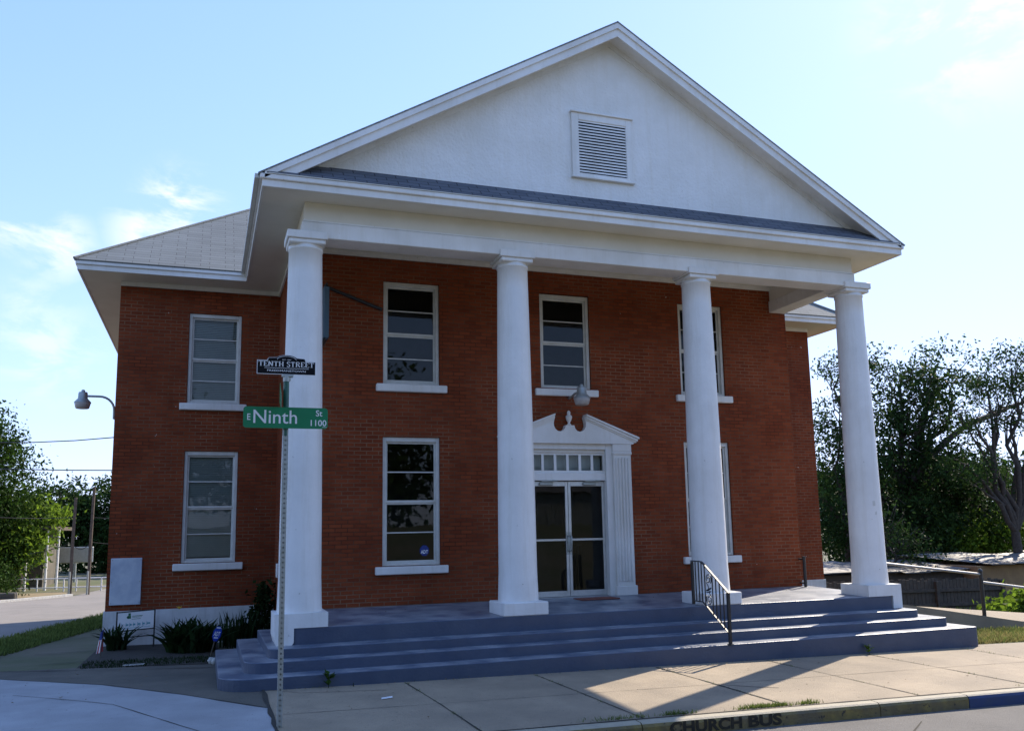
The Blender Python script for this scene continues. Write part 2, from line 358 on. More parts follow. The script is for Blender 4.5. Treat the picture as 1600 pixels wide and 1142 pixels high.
# ------------------------------------------------------------------ terrain
def gz(x, y):
    xx = min(max(x, -12), 16); yy = min(max(y, -6), 16)
    z = -.65-.0152*xx+(.0157*(yy+1.27) if yy < -1.27 else -.0125*(yy+1.27))
    def ss(t): t = min(max(t, 0), 1); return t*t*(3-2*t)
    z -= .75*ss((x-11.5)/7)*ss((y-2.2)/5)
    if y < -11.8: z += .3*ss((-11.8-y)/1.0)+2.1*ss((-14-y)/10)
    return z
def ground_h(x, y):
    z = gz(x, y)
    if -12.0 < y < -4.25: z -= .2*min(1, (-4.25-y)/.25)
    elif y <= -12.0: z -= .03
    return z
gx = list(np.arange(-30, 60.01, .5)); gy = list(np.arange(-24, 50.01, .5))
XS = [-900, -400, -150, -70]+[float(a) for a in gx]+[100, 200, 450, 900]; YS = [-900, -300, -90, -40]+[float(a) for a in gy]+[80, 150, 400, 1400]
mb = MB(); nx = len(XS)
mb.add([(x, y, ground_h(x, y)) for y in YS for x in XS], [[j*nx+i, j*nx+i+1, (j+1)*nx+i+1, (j+1)*nx+i] for j in range(len(YS)-1) for i in range(nx-1)], True)
struct('ground', mb, EARTH)
def clip(poly, a, b):
    # keep the left side of a->b
    out = []
    def s(p): return (b[0]-a[0])*(p[1]-a[1])-(b[1]-a[1])*(p[0]-a[0])
    for i in range(len(poly)):
        p, q = poly[i], poly[(i+1) % len(poly)]; sp, sq = s(p), s(q)
        if sp >= 0: out.append(p)
        if (sp > 0 > sq) or (sp < 0 < sq): t = sp/(sp-sq); out.append((p[0]+t*(q[0]-p[0]), p[1]+t*(q[1]-p[1])))
    return out
def sheet(poly, off, h=gz, step=.5):
    """convex ccw polygon laid over the terrain as one sheet"""
    mb = MB(); xs = [p[0] for p in poly]; ys = [p[1] for p in poly]
    x0 = math.floor(min(xs)/step); x1 = math.ceil(max(xs)/step); y0 = math.floor(min(ys)/step); y1 = math.ceil(max(ys)/step)
    idx = {}
    def vi(p):
        k = (round(p[0], 4), round(p[1], 4))
        if k not in idx: idx[k] = len(mb.v); mb.v.append((p[0], p[1], h(*p)+off))
        return idx[k]
    for j in range(y0, y1):
        for i in range(x0, x1):
            c = [(i*step, j*step), ((i+1)*step, j*step), ((i+1)*step, (j+1)*step), (i*step, (j+1)*step)]
            for k in range(len(poly)):
                c = clip(c, poly[k], poly[(k+1) % len(poly)])
                if len(c) < 3: break
            if len(c) >= 3:
                f = [vi(p) for p in c]; f = [a for k, a in enumerate(f) if a != f[k-1]]
                if len(f) >= 3: mb.f.append(f); mb.sm.append(False)
    return mb
def strip_line(pts, wd, off, h=gz):
    mb = MB(); P = []
    for a, b in zip(pts[:-1], pts[1:]):
        n = max(1, int(math.dist(a, b)/.25))
        for k in range(n): t = k/n; P.append((a[0]+(b[0]-a[0])*t, a[1]+(b[1]-a[1])*t))
    P.append(pts[-1]); v = []; 
    for i, p in enumerate(P):
        a = P[max(i-1, 0)]; b = P[min(i+1, len(P)-1)]; d = math.hypot(b[0]-a[0], b[1]-a[1]) or 1
        nxx, nyy = -(b[1]-a[1])/d, (b[0]-a[0])/d; ww = wd*(.45+.8*random.random())/2; j = wd*.35*(random.random()-.5)
        for s in (-1, 1):
            x, y = p[0]+nxx*(s*ww+j), p[1]+nyy*(s*ww+j); v.append((x, y, h(x, y)+off))
    mb.add(v, [[2*i, 2*i+2, 2*i+3, 2*i+1] for i in range(len(P)-1)])
    return mb
def L1(y): return -4.40+.2*(y-4.08)          # sidewalk / grass line on the left street
ROADZ = lambda x, y: gz(x, y)-.14
struct('road', sheet([(-25, -11.8), (40, -11.8), (40, -4.4), (-25, -4.4)], 0, ROADZ), ASPH)
struct('sidewalk', sheet([(-.54, -4.25), (16.5, -4.25), (16.5, -1.0), (10, -1.0), (-.54, -.3)], .012), SIDEWALK)
struct('path', sheet([(-.54, 2.0), (-5, 2.0), (-6.2, 0), (-6.2, -4.25), (-.54, -4.25)], .008), SIDEWALK2)
struct('side_pavement', sheet([(-3.0, 2.0), (-3.0, 15), (L1(15), 15), (L1(2), 2.0)], .009), SIDEWALK2)
struct('corner_pad', sheet([(-.545, -4.25), (-.545, -2.39), (-2.46, -.02), (-3.86, 1.09), (-6.2, .6), (-6.2, -4.25)], .018), PAD)
struct('side_road', sheet([(L1(3)-1.15, 3), (L1(22.6)-1.15, 22.6), (-5.6, 22.6), (-14, 10), (-14, 3)], .006), ROADL); struct('side_road', sheet([(L1(22.6)-1.15, 22.6), (L1(34)-1.15, 34), (-3.9, 34), (-5.6, 22.6)], .006), ROADL)
struct('far_street', sheet([(-5.4, 22.8), (14, 26.5), (14, 31), (-4.2, 31)], .003), ROADL)
struct('dry_verge', sheet([(-14.3, 9.7), (-5.75, 22.6), (-6.2, 25), (-18, 22), (-20, 13.2)], .004), DIRT)
# kerbs
def kerb(x0, x1, m, gap=.012):
    mb = MB(); x = x0
    while x < x1-.01:
        e = min(x1, (math.floor(x/3.05+.0001)+1)*3.05); a, b = x, e-gap
        z0, z1 = gz(a, -4.3), gz(b, -4.3)
        pr = [(-4.40, -.45), (-4.40, -.035), (-4.385, -.006), (-4.36, .008), (-4.25, .012), (-4.25, -.45)]
        v = [(a, y, z0+z) for y, z in pr]+[(b, y, z1+z) for y, z in pr]; n = len(pr)
        mb.add(v, [[i, (i+1) % n, n+(i+1) % n, n+i] for i in range(n)]+[list(range(n))[::-1], list(range(n, 2*n))]); x = e
    return mb
k1 = struct('kerb', kerb(-.54, 7.42, KERBY), [KERBY, KERBT]); k2 = struct('kerb', kerb(7.42, 16.5, KERBB), [KERBB, KERBT]); struct('kerb', kerb(16.5, 40, PAD), PAD)
for k in (k1, k2):
    for p in k.data.polygons:
        if abs(p.normal.z) > .8: p.material_index = 1
def kerb_fn(x0, zoff):
    def fn(u, v): return (x0+u, -4.404, gz(x0+u, -4.3)+zoff+v)
    return fn
o = obj('kerb_lettering', text_mesh('t', 'CHURCH', .14, kerb_fn(3.80, -.066), bold=.006, width=.88, height=.125), BLACKP, k1)
o = obj('kerb_lettering', text_mesh('t', 'BUS', .14, kerb_fn(4.535, -.066), bold=.006, width=.43, height=.125), BLACKP, k1)
mb = MB()
for (x, y) in ((-14.3, 13.1), (-7.68, 19.55), (-5.68, 22.55)): pass
pts = [(-14.0, 10.1), (-11, 14.6), (-7.64, 19.6), (-6.6, 21.15), (-5.68, 22.55)]
for a, b in zip(pts[:-1], pts[1:]): mb.bar((a[0], a[1], gz(*a)+.01), (b[0], b[1], gz(*b)+.01), .14, .14)
struct('far_kerb', mb, STONE)
# sidewalk joints and cracks
mb = MB()
def joint(pts, wd=.022, off=.0165):
    s = strip_line(pts, wd, off); mb.add(s.v, s.f)
for x in (1.27, 3.05, 4.9, 6.75, 8.6, 10.5, 12.4, 14.3): joint([(x-.05, -1.35), (x+.03, -2.6), (x+.1, -4.22)], .02 if x not in (4.9,) else .03)
joint([(-.54, -.3), (-.55, -2.4), (-.54, -4.25)], .05, .024)
joint([(-.5, -2.75), (4, -2.78), (9, -2.74), (16, -2.8)], .009)
joint([(-.4, -4.235), (5, -4.23), (16, -4.235)], .03)
joint([(4.9, -2.75), (5.3, -3.1), (5.55, -3.25)], .018)
joint([(-3.86, 1.09), (-2.46, -.02), (-.55, -2.39)], .03, .022)
joint([(-6, 2.05), (-3.9, 1.95), (-2.4, 1.5), (-1.1, 1.2)], .03)
joint([(-3.9, 4.1), (-2.98, 4.3)], .03); joint([(-3.7, 6.8), (-2.98, 6.9)], .03); joint([(-3.6, 2.6), (-2.4, 2.9)], .03)
joint([(-.9, -.9), (-.1, -1.6), (.9, -1.75)], .012)
joint([(-3.4, -.5), (-2.2, -1.6), (-1.1, -3.6)], .012, .022)
struct('pavement_joints', mb, CRACK)
mb = MB()
s = strip_line([(6.35, -4.75), (5.9, -5.1), (5.75, -5.5), (5.2, -6.2)], .02, .004, ROADZ); mb.add(s.v, s.f)
struct('road_crack', mb, CRACK)
struct('flower_bed', sheet([(-3.0, 1.95), (-1.0, 1.65), (-1.0, 4.93), (-2.98, 4.93)], .016), SOIL)

# ------------------------------------------------------------------ the church
CX = 4.95; D = 1.90; DL = 4.96; XL, XR = -2.94, 12.84; BL, BR = .01, 9.89
YB = 13.2; ZT = 6.10; OV = .68; ZE = 6.27
church = thing('church_building', (CX, 5.0, -.75), 'two storey red brick church with white four column portico and gable', 'church')
def wall_y(mb, y, t, x0, x1, z0, z1, ops, sgn=1):
    """wall in the plane Y=y (front) to y+t, with openings (x0,x1,z0,z1); sgn=-1 mirrors thickness"""
    xs = sorted(set([x0, x1]+[a for o in ops for a in o[:2]])); zs = sorted(set([z0, z1]+[a for o in ops for a in o[2:]]))
    def solid(i, j):
        if i < 0 or j < 0 or i >= len(xs)-1 or j >= len(zs)-1: return False
        cx, cz = (xs[i]+xs[i+1])/2, (zs[j]+zs[j+1])/2
        return not any(o[0] < cx < o[1] and o[2] < cz < o[3] for o in ops)
    b = y+t
    for i in range(len(xs)-1):
        for j in range(len(zs)-1):
            if not solid(i, j): continue
            a0, a1, c0, c1 = xs[i], xs[i+1], zs[j], zs[j+1]
            mb.quad((a0, y, c0), (a1, y, c0), (a1, y, c1), (a0, y, c1)); mb.quad((a1, b, c0), (a0, b, c0), (a0, b, c1), (a1, b, c1))
            if not solid(i-1, j): mb.quad((a0, b, c0), (a0, y, c0), (a0, y, c1), (a0, b, c1))
            if not solid(i+1, j): mb.quad((a1, y, c0), (a1, b, c0), (a1, b, c1), (a1, y, c1))
            if not solid(i, j-1): mb.quad((a0, b, c0), (a1, b, c0), (a1, y, c0), (a0, y, c0))
            if not solid(i, j+1): mb.quad((a0, y, c1), (a1, y, c1), (a1, b, c1), (a0, b, c1))
WX, WW = 2.031, .502
up = (3.79, 5.62); lo = (.695, 2.878)
WWX = -1.203; WWW = .489; wup = (3.79, 5.572); wlo = (.755, 2.872)
ops = []
for xc in (WX, 2*CX-WX):
    for z in (up, lo): ops.append((xc-WW, xc+WW, *z))
ops.append((CX-WW, CX+WW, 3.83, 5.625)); ops.append((CX-.83, CX+.83, .04, 2.74))
mb = MB(); wall_y(mb, D, .3, BL, BR, -1.2, ZT, ops)
opsL = [(WWX-WWW, WWX+WWW, *wup), (WWX-WWW, WWX+WWW, *wlo)]
wall_y(mb, DL, .3, XL, BL, -.06, ZT, opsL); wall_y(mb, DL, .3, BR, XR, -.06, ZT, [])
mb.box(BL, BL+.3, D+.3, DL+.3, -1.2, ZT-.003); mb.box(BR-.3, BR, D+.3, DL+.3, -1.2, ZT-.003)
mb.box(XL, XL+.3, DL+.3, YB, -.06, ZT-.003); mb.box(XR-.3, XR, DL+.3, YB, -.06, ZT-.003); mb.box(XL+.3, XR-.3, YB-.3, YB, -.06, ZT-.003)
wall = obj('wall', mb, BRICK, church, uv=True)
mb = MB(); fo = .025
mb.box(XL-fo, BL, DL-fo, DL+.3, -1.6, -.062); mb.box(BR, XR+fo, DL-fo, DL+.3, -1.9, -.062); mb.box(XL-fo, XL+.3, DL+.3, YB, -1.6, -.063); mb.box(XR-.3, XR+fo, DL+.3, YB, -2.2, -.063); mb.box(XL, XR, YB-.3, YB+fo, -2.2, -.064)
obj('foundation', mb, FOUND, church)
mb = MB(); mb.box(BL+.31, BR-.31, D+2.2, D+2.25, -.6, 6.05); mb.box(XL+.31, XR-.31, DL+2.0, DL+2.05, -.6, 6.05); mb.box(BL+.31, BR-.31, D+.31, D+2.19, 3.2, 3.3); mb.box(BL+.31, BR-.31, D+.31, D+2.19, -.1, -.04)
mb.box(XL+.31, BL, DL+.31, DL+1.99, 3.2, 3.3)
obj('interior_partition', mb, DARKIN, church)

# windows: one of each kind, then copies
def window(x0, x1, z0, z1, y, sill_w, blind=0.0, name='window'):
    xc = (x0+x1)/2; org = (xc, y, z0)
    m = MB(); fy = y+.035; cw = .062; g = .004
    m.bbox(x0+g, x0+cw, fy, fy+.12, z0+g, z1-g, .006); m.bbox(x1-cw, x1-g, fy, fy+.12, z0+g, z1-g, .006)
    m.bbox(x0+cw, x1-cw, fy, fy+.12, z1-cw-.02, z1-g, .006); m.bbox(x0+cw, x1-cw, fy, fy+.12, z0+g, z0+.05, .006)
    wd = obj(name, m, FRAME, church, loc=org)
    a0, a1, b0, b1 = x0+cw, x1-cw, z0+.05, z1-cw-.02
    m = MB(); sy = fy+.045; sw = .032; mid = (b0+b1)/2
    for (q0, q1, dy) in ((b0, mid-.012, .022), (mid-.012, b1, 0)):
        y0_, y1_ = sy+dy, sy+dy+.02
        m.box(a0, a0+sw, y0_, y1_, q0, q1); m.box(a1-sw, a1, y0_, y1_, q0, q1)
        m.box(a0+sw, a1-sw, y0_, y1_, q0, q0+sw+.006); m.box(a0+sw, a1-sw, y0_, y1_, q1-sw, q1)
        c = (q0+q1)/2; m.box(a0+sw, a1-sw, y0_+.003, y1_-.004, c-.010, c+.010)
    obj('sash', m, FRAME, wd, loc=org)
    m = MB(); m.quad((a0+sw, sy+.011, mid), (a1-sw, sy+.011, mid), (a1-sw, sy+.011, b1-sw), (a0+sw, sy+.011, b1-sw)); m.quad((a0+sw, sy+.033, b0+sw), (a1-sw, sy+.033, b0+sw), (a1-sw, sy+.033, mid), (a0+sw, sy+.033, mid))
    obj('pane', m, GLASS, wd, loc=org)
    m = MB(); m.bbox(xc-sill_w, xc+sill_w, y-.07, y+.06, z0-.135, z0-.003, .012)
    obj('sill', m, WHITE, wd, loc=org)
    if blind:
        m = MB(); n = int((b1-b0)*blind/.035); 
        for i in range(n): z = b1-.035*i; m.add([(a0+.01, sy+.10, z), (a1-.01, sy+.10, z), (a1-.01, sy+.075, z-.034), (a0+.01, sy+.075, z-.034)], [(0, 1, 2, 3)])
        obj('blind', m, BLIND, wd, loc=org)
    return wd
wu = window(WX-WW, WX+WW, *up, D, .625); wl = window(WX-WW, WX+WW, *lo, D, .625)
for s_ in (wu, wl):
    c = copy_tree(s_, church); c.location = s_.location+Vector((2*(CX-WX), 0, 0))
c = copy_tree(wu, church); c.location = wu.location+Vector((CX-WX, 0, .02)); c.scale = (1, 1, .985)
for ch in wl.children:
    pass
window(WWX-WWW, WWX+WWW, *wup, DL, .615, 1.0); window(WWX-WWW, WWX+WWW, *wlo, DL, .625, .98)
# security sticker in the lower window beside the left columns
st = MB(); sx, sz, sy = WX+.24, .90, D+.095
oct_ = [(math.cos(PI/8+k*PI/4), math.sin(PI/8+k*PI/4)) for k in range(8)]
st.prism([(a*.085, b*.095) for a, b in oct_], lambda u, v, t: (sx+u, sy+t, sz+.04+v), 0, .002)
stick = obj('security_sticker', st, FLAGB, wl)
obj('sticker_lettering', text_mesh('t', 'ADT', .09, lambda u, v: (sx+u, sy-.002, sz+.02+v), bold=.002, width=.125, height=.06), SWHITE, wl)

# ---- door
mb = MB(); ZF = .045
x0, x1 = CX-.83, CX+.83
# white outer jambs, head and transom frame
mb.bbox(x0+.002, CX-.735, D+.02, D+.18, ZF, 2.738, .005); mb.bbox(CX+.735, x1-.002, D+.02, D+.18, ZF, 2.738, .005)
mb.bbox(CX-.735, CX+.735, D+.02, D+.18, 2.64, 2.738, .005); mb.bbox(CX-.735, CX+.735, D+.015, D+.18, 2.13, 2.275, .008)
tr = obj('door_frame', mb, WHITE, church)
m = MB(); tw = 1.47/6
m.box(CX-.735, CX+.735, D+.05, D+.09, 2.275, 2.315); m.box(CX-.735, CX+.735, D+.05, D+.09, 2.60, 2.64)
for i in range(7): xx = CX-.735+i*tw; m.box(max(xx-.024, CX-.735), min(xx+.024, CX+.735), D+.045, D+.09, 2.315, 2.60)
obj('transom_bars', m, WHITE, tr)
m = MB(); m.quad((CX-.72, D+.075, 2.31), (CX+.72, D+.075, 2.31), (CX+.72, D+.075, 2.605), (CX-.72, D+.075, 2.605)); obj('transom_pane', m, GLASS, tr)
m = MB(); m.quad((CX-.72, D+.2, 2.28), (CX+.72, D+.2, 2.28), (CX+.72, D+.2, 2.63), (CX-.72, D+.2, 2.63)); obj('transom_blind', m, BLIND, tr)
m = MB(); m.box(CX-.735, CX+.735, D+.02, D+.2, ZF-.02, ZF+.012); obj('threshold', m, ALU, tr)
for s in (-1, 1):
    a, b = (CX-.733, CX-.004) if s < 0 else (CX+.004, CX+.733)
    z0, z1 = ZF+.018, 2.115; y0, y1 = D+.07, D+.115; m = MB(); sw = .052
    m.bbox(a, a+sw, y0, y1, z0, z1, .004); m.bbox(b-sw, b, y0, y1, z0, z1, .004); m.bbox(a+sw, b-sw, y0, y1, z1-.085, z1, .004); m.bbox(a+sw, b-sw, y0, y1, z0, z0+.10, .004); m.bbox(a+sw, b-sw, y0+.005, y1-.005, 1.045, 1.085, .004)
    dr = obj('glass_door', m, ALU, church, loc=((a+b)/2, y0, z0))
    m = MB(); m.quad((a+sw, y0+.022, z0+.1), (b-sw, y0+.022, z0+.1), (b-sw, y0+.022, z1-.085), (a+sw, y0+.022, z1-.085)); obj('pane', m, GLASS, dr)
    hx = b-.025 if s < 0 else a+.025
    m = MB(); m.tube([(hx, y0, .86), (hx, y0-.055, .88), (hx, y0-.055, 1.12), (hx, y0, 1.14)], .011, 8); m.bbox(hx-.022, hx+.022, y0-.006, y0-.001, .80, 1.2, .002); obj('handle', m, GALV, dr)
    cxx = a+.30 if s < 0 else a+.42
    m = MB(); m.bbox(cxx-.13, cxx+.13, y0-.05, y0-.002, z1-.07, z1-.015, .01); m.bar((cxx-.1, y0-.06, z1+.005), (cxx+.2, y0-.10, z1+.01), .02, .012); m.bar((cxx+.2, y0-.10, z1+.01), (cxx+.05, y0+.0, z1+.03), .02, .012); obj('door_closer', m, GALV, dr)
# dark lobby things behind the glass: a chair-like rack
m = MB()
for i in range(6): m.bar((CX+.18+i*.06, D+.7, .05), (CX+.18+i*.06, D+.7, .95), .02, .02)
m.bar((CX+.14, D+.7, .95), (CX+.54, D+.7, .95), .04, .04); obj('lobby_rack', m, FENCE, church)
# ---- surround
sur = MB()
def pil(s):
    a, b = (CX+.862, CX+1.222) if s > 0 else (CX-1.222, CX-.862)
    sur.bbox(a-.03, b+.03, D-.13, D+.0, ZF+.0, .22, .01); sur.bbox(a, b, D-.10, D+.0, .22, 2.62, .006); sur.bbox(a-.015, b+.015, D-.12, D+.0, 2.60, 2.66, .012); sur.bbox(a-.01, b+.01, D-.11, D+.0, 2.66, 2.80, .008)
    for k in range(5): x = a+.055+k*(b-a-.11)/4; sur.lathe_half = None; sur.tube([(x, D-.10, .3), (x, D-.10, 2.54)], .022, 8)
    # inner casing
    c0, c1 = (CX+.735, CX+.862) if s > 0 else (CX-.862, CX-.735)
    sur.bbox(c0, c1, D-.045, D+.018, ZF, 2.80, .004)
pil(1); pil(-1)
sur.bbox(CX-.733, CX+.733, D-.045, D+.018, 2.70, 2.80, .004)
half = [(0, 3.13), (.085, 3.13), (.10, 3.075), (.14, 3.03), (.19, 3.015), (.245, 3.025), (.29, 3.06), (.315, 3.11), (.32, 3.17), (.305, 3.23), (.29, 3.27), (.30, 3.30), (.36, 3.315)]
prof = half+[(1.33, 2.915), (1.33, 2.86), (1.27, 2.80)]
full = [(-a, b) for a, b in prof[::-1]]+prof[1:]
sur.prism(full[::-1], lambda u, v, t: (CX+u, D+t, v), -.12, -.002)
for s in (-1, 1):     # raking cornice in three steps
    for (p, h, off) in ((.19, .035, 0), (.165, .04, -.036), (.14, .03, -.07)):
        a, b = (.31, 3.335+off), (1.37-abs(off)*.6, 2.925+off)
        poly = [(a[0], a[1]-h), (b[0], b[1]-h), (b[0], b[1]), (a[0], a[1])]
        if s < 0: poly = [(-x, z) for x, z in poly][::-1]
        sur.prism(poly, lambda u, v, t: (CX+u, D+t, v), -p, -.003)
su = obj('door_surround', sur, WHITE, church)
m = MB(); m.lathe([(.035, 3.13), (.045, 3.145), (.025, 3.165), (.02, 3.18), (.05, 3.24), (.062, 3.285), (.055, 3.31), (.03, 3.325), (.028, 3.335), (.034, 3.36), (.026, 3.39), (.005, 3.41)], CX, D-.07, 16); obj('urn', m, WHITE, su)

# ---- porch and steps
steps = [(-.13, 10.05, -.345, .0, -.22), (-.45, 10.33, -.67, -.22, -.345), (-.76, 10.65, -.95, -.345, -.485), (-1.07, 10.95, -1.27, -.485, -1.2)]
for i, (xa, xb, yf, zt, zb) in enumerate(steps):
    rl = (.08, .2, .32, .40)[i]; rr = (.03, .10, .07, .05)[i]; poly = []
    for k in range(9): a = PI+PI/2*k/8; poly.append((xa+rl+rl*math.cos(a), yf+rl+rl*math.sin(a)))
    for k in range(9): a = 1.5*PI+PI/2*k/8; poly.append((xb-rr+rr*math.cos(a), yf+rr+rr*math.sin(a)))
    poly += [(xb, D-.002), (xa, D-.002)]
    n = len(poly); m = MB(); e = .012
    cxm, cym = (xa+xb)/2, (yf+D)/2
    def ins(p, d): return (p[0]+d*(1 if p[0] < cxm else -1), p[1]+(d if p[1] < 1.5 else 0))
    rings = [[(x, y, zb if i < 3 else -1.25) for x, y in poly], [(x, y, zt-e) for x, y in poly], [(*ins(p, e*.35), zt-e*.3) for p in poly], [(*ins(p, e), zt) for p in poly]]
    sl_ = .0
    v = [p for r in rings for p in r]; fs = []
    for k in range(3):
        for j in range(n): q = (j+1) % n; fs.append([k*n+j, k*n+q, (k+1)*n+q, (k+1)*n+j])
    fs.append([3*n+j for j in range(n)]); fs.append(list(range(n))[::-1])
    m.add(v, fs)
    if i == 0: m.v = [(x, y, z+(.05*(y+.345)/2.245 if z > -.1 else 0)) for x, y, z in m.v]
    obj('porch_floor' if i == 0 else 'step', m, STEP, church, loc=(cxm, cym, zt))
# ---- columns
def column(x, leg):
    m = MB(); H0, H1 = .194, 5.47; prof = []
    for k in range(13): t = k/12; r = .297-.055*t**1.5; prof.append((r, H0+(H1-H0)*t))
    prof = [(.31, H0-.004), (.31, H0+.02)]+prof[1:-1]+[(.243, 5.40), (.255, 5.405), (.255, 5.43), (.245, 5.435), (.25, 5.47)]
    m.lathe(prof, x, 0, 40)
    c = obj('column', m, COLW, church, loc=(x, 0, 0))
    m = MB(); h = .355
    if leg == 0: m.bbox(x-h, x+h, -h, h, .0, .194, .012)
    else:
        if leg < 0: poly = [(x-h+.03, -.235), (x-.135, -.235), (x-.10, -.19), (x-.10, .0), (x+h, .0), (x+h, .194), (x-h, .194), (x-h, -.12)]
        else: poly = [(x-h, .0), (x+.165, .0), (x+.165, -.215), (x+h, -.215), (x+h, .194), (x-h, .194)]
        m.prism(poly, lambda u, v, t: (u, t, v), -h, h)
    obj('plinth', m, COLW, c, loc=(x, 0, 0))
    m = MB(); m.bbox(x-.29, x+.29, -.29, .29, 5.535, 5.648, .008); m.bbox(x-.262, x+.262, -.262, .262, 5.468, 5.5355, .012); obj('capital', m, WHITE, c, loc=(x, 0, 0))
for x, lg in ((0, -1), (3.3-.0415, 0), (6.6+.0415, 0), (9.9, 1)): column(x, lg)
last = [o for o in church.children if o.name.startswith('column')][-1]
for (z0, z1, a0, a1) in ((1.56, 1.65, -1.78, -1.60), (1.40, 1.46, -1.66, -1.54)):
    m = MB(); v = []
    for k in range(5):
        a = a0+(a1-a0)*k/4
        for z in (z0, z1): r = .2975-.055*((z-.194)/5.276)**1.5+.0015; v.append((9.9+r*math.cos(a), r*math.sin(a), z+.01*random.uniform(-1, 1)))
    m.add(v, [[2*k, 2*k+2, 2*k+3, 2*k+1] for k in range(4)], True); obj('bare_patch', m, FRAME, last, loc=(9.9, 0, 0))
# ---- entablature
EXL, EXR, EY = -.075, 9.865, -.25
m = MB()
m.bbox(EXL, EXR, EY, .16, 5.565, 5.80, .008); FZ = MB(); FZ.box(EXL+.03, EXR-.03, EY+.03, .15, 5.80, 6.105)
m.box(EXL+.005, EXR-.005, EY+.012, .14, 5.806, 5.83)
for a, b in ((EXL, EXL+.36), (EXR-.36, EXR)): m.bbox(a, b, .16, D-.002, 5.565, 5.80, .008); FZ.box(a+.03, b-.03, .15, D-.002, 5.80, 6.105)
m.box(BL, BR, D-.03, D-.002, 6.02, 6.105); m.box(XL, BL-.0, DL-.035, DL-.002, 6.02, 6.105); m.box(BR, XR, DL-.035, DL-.002, 6.02, 6.105); m.box(BL-.035, BL-.002, D, DL-.036, 6.0, 6.105)
en = obj('entablature', m, WHITE, church); obj('frieze', FZ, SOFF, en)
# soffits
PX0, PX1, PY0 = CX-5.63, CX+5.63, -.70
RX0, RX1, RY0, RY1 = XL-OV, XR+OV, DL-OV, YB+OV
m = MB(); m.box(PX0+.01, PX1-.01, PY0+.01, RY0, 6.108, 6.15); m.box(RX0+.01, RX1-.01, RY0+.001, RY1, 6.108, 6.15)
obj('soffit', m, SOFF, church)
# fascias (two-tier)
m = MB()
m.bbox(PX0-.0, PX1+.0, PY0-.0, PY0+.03, 6.095, 6.20, .005); m.bbox(PX0-.035, PX1+.035, PY0-.035, PY0+.028, 6.20, 6.275, .01)
for s, X in ((-1, PX0), (1, PX1)):
    a, b = (X, X+.03) if s < 0 else (X-.03, X); m.box(a, b, PY0+.032, RY0, 6.095, 6.20)
    a, b = (X-.035, X+.028) if s < 0 else (X-.028, X+.035); m.box(a, b, PY0+.030, RY0+.03, 6.201, 6.262)
for a, b in ((RX0, PX0-.002), (PX1+.002, RX1)):
    m.bbox(a, b, RY0, RY0+.03, 6.095, 6.19, .005); m.bbox(a-(.03 if a == RX0 else 0), b+(.03 if b == RX1 else 0), RY0-.03, RY0+.028, 6.19, 6.262, .008)
for a, b in ((RX0, RX0+.03), (RX1-.03, RX1)): m.box(a, b, RY0+.032, RY1, 6.095, 6.19); 
m.box(RX0-.03, RX0+.028, RY0+.03, RY1, 6.191, 6.262); m.box(RX1-.028, RX1+.03, RY0+.03, RY1, 6.191, 6.262)
obj('fascia', m, WHITE, church)
# gutter along the left side eave of the portico
m = MB(); m.box(PX0-.10, PX0-.04, PY0+.05, RY0-.05, 6.225, 6.29); obj('gutter', m, FRAME, church)
# gable
ZA = 9.61; SLP = (ZA-ZE)/(CX-(PX0-.035)); nrm = math.hypot(1, SLP)
def rz(x): return ZA-SLP*abs(x-CX)
m = MB(); T0 = -.36
zb = 6.40
xt0 = CX-(ZA-.12-zb)/SLP; xt1 = 2*CX-xt0
m.prism([(xt0, zb), (xt1, zb), (CX, ZA-.12)], lambda u, v, t: (u, t, v), T0, T0+.2)
tym = obj('gable_wall', m, STUC, church)
def rake_band(mb, x_lo, dz0, dz1, y0, y1):
    """band parallel to the rake between vertical offsets dz0<dz1 below/above the roof line"""
    for s in (-1, 1):
        p = [(CX, ZA+dz0), (CX, ZA+dz1), (CX+s*(CX-x_lo), ZA-SLP*(CX-x_lo)+dz1), (CX+s*(CX-x_lo), ZA-SLP*(CX-x_lo)+dz0)]
        if s > 0: p = p[::-1]
        p = p[::-1]
        mb.prism(p, lambda u, v, t: (u, t, v), y0, y1)
m = MB()
rake_band(m, PX0+.03, -.10, -.004, PY0-.035, PY0+.03); rake_band(m, PX0+.20, -.235, -.10, PY0-.005, PY0+.028)
rake_band(m, PX0+.55, -.24, -.15, T0-.02, T0-.001)
obj('rake_board', m, WHITE, church)
m = MB(); rake_band(m, PX0+.25, -.15, -.12, PY0+.028, T0-.001); obj('rake_soffit', m, WHITE, church)
# roofs
m = MB()
def roof_slab(m, pts, th=.022):
    a, b, c = [Vector(p) for p in pts[:3]]; n = (b-a).cross(c-a).normalized()
    if n.z < 0: pts = pts[::-1]; n = -n
    k = len(pts); v = [tuple(p) for p in pts]+[tuple(Vector(p)-n*th) for p in pts]
    m.add(v, [list(range(k)), list(range(k, 2*k))[::-1]]+[[i, k+i, k+(i+1) % k, (i+1) % k] for i in range(k)])
xl = PX0-.06; zl = rz(xl)+.02
roof_slab(m, [(xl, PY0-.042, zl), (CX, PY0-.042, ZA+.02), (CX, 9.0, ZA+.02), (xl, 9.0, zl)])
roof_slab(m, [(2*CX-xl, PY0-.042, zl), (2*CX-xl, 9.0, zl), (CX, 9.0, ZA+.02), (CX, PY0-.042, ZA+.02)])
obj('gable_roof', m, SHINGLE, church, uv=True)
m = MB()      # apron roof at the foot of the gable
roof_slab(m, [(PX0+.06, PY0-.05, 6.295), (PX1-.06, PY0-.05, 6.295), (PX1-.06-.62, T0-.002, 6.625), (PX0+.06+.62, T0-.002, 6.625)], .02)
obj('apron_roof', m, SHINGLE2, church, uv=True)
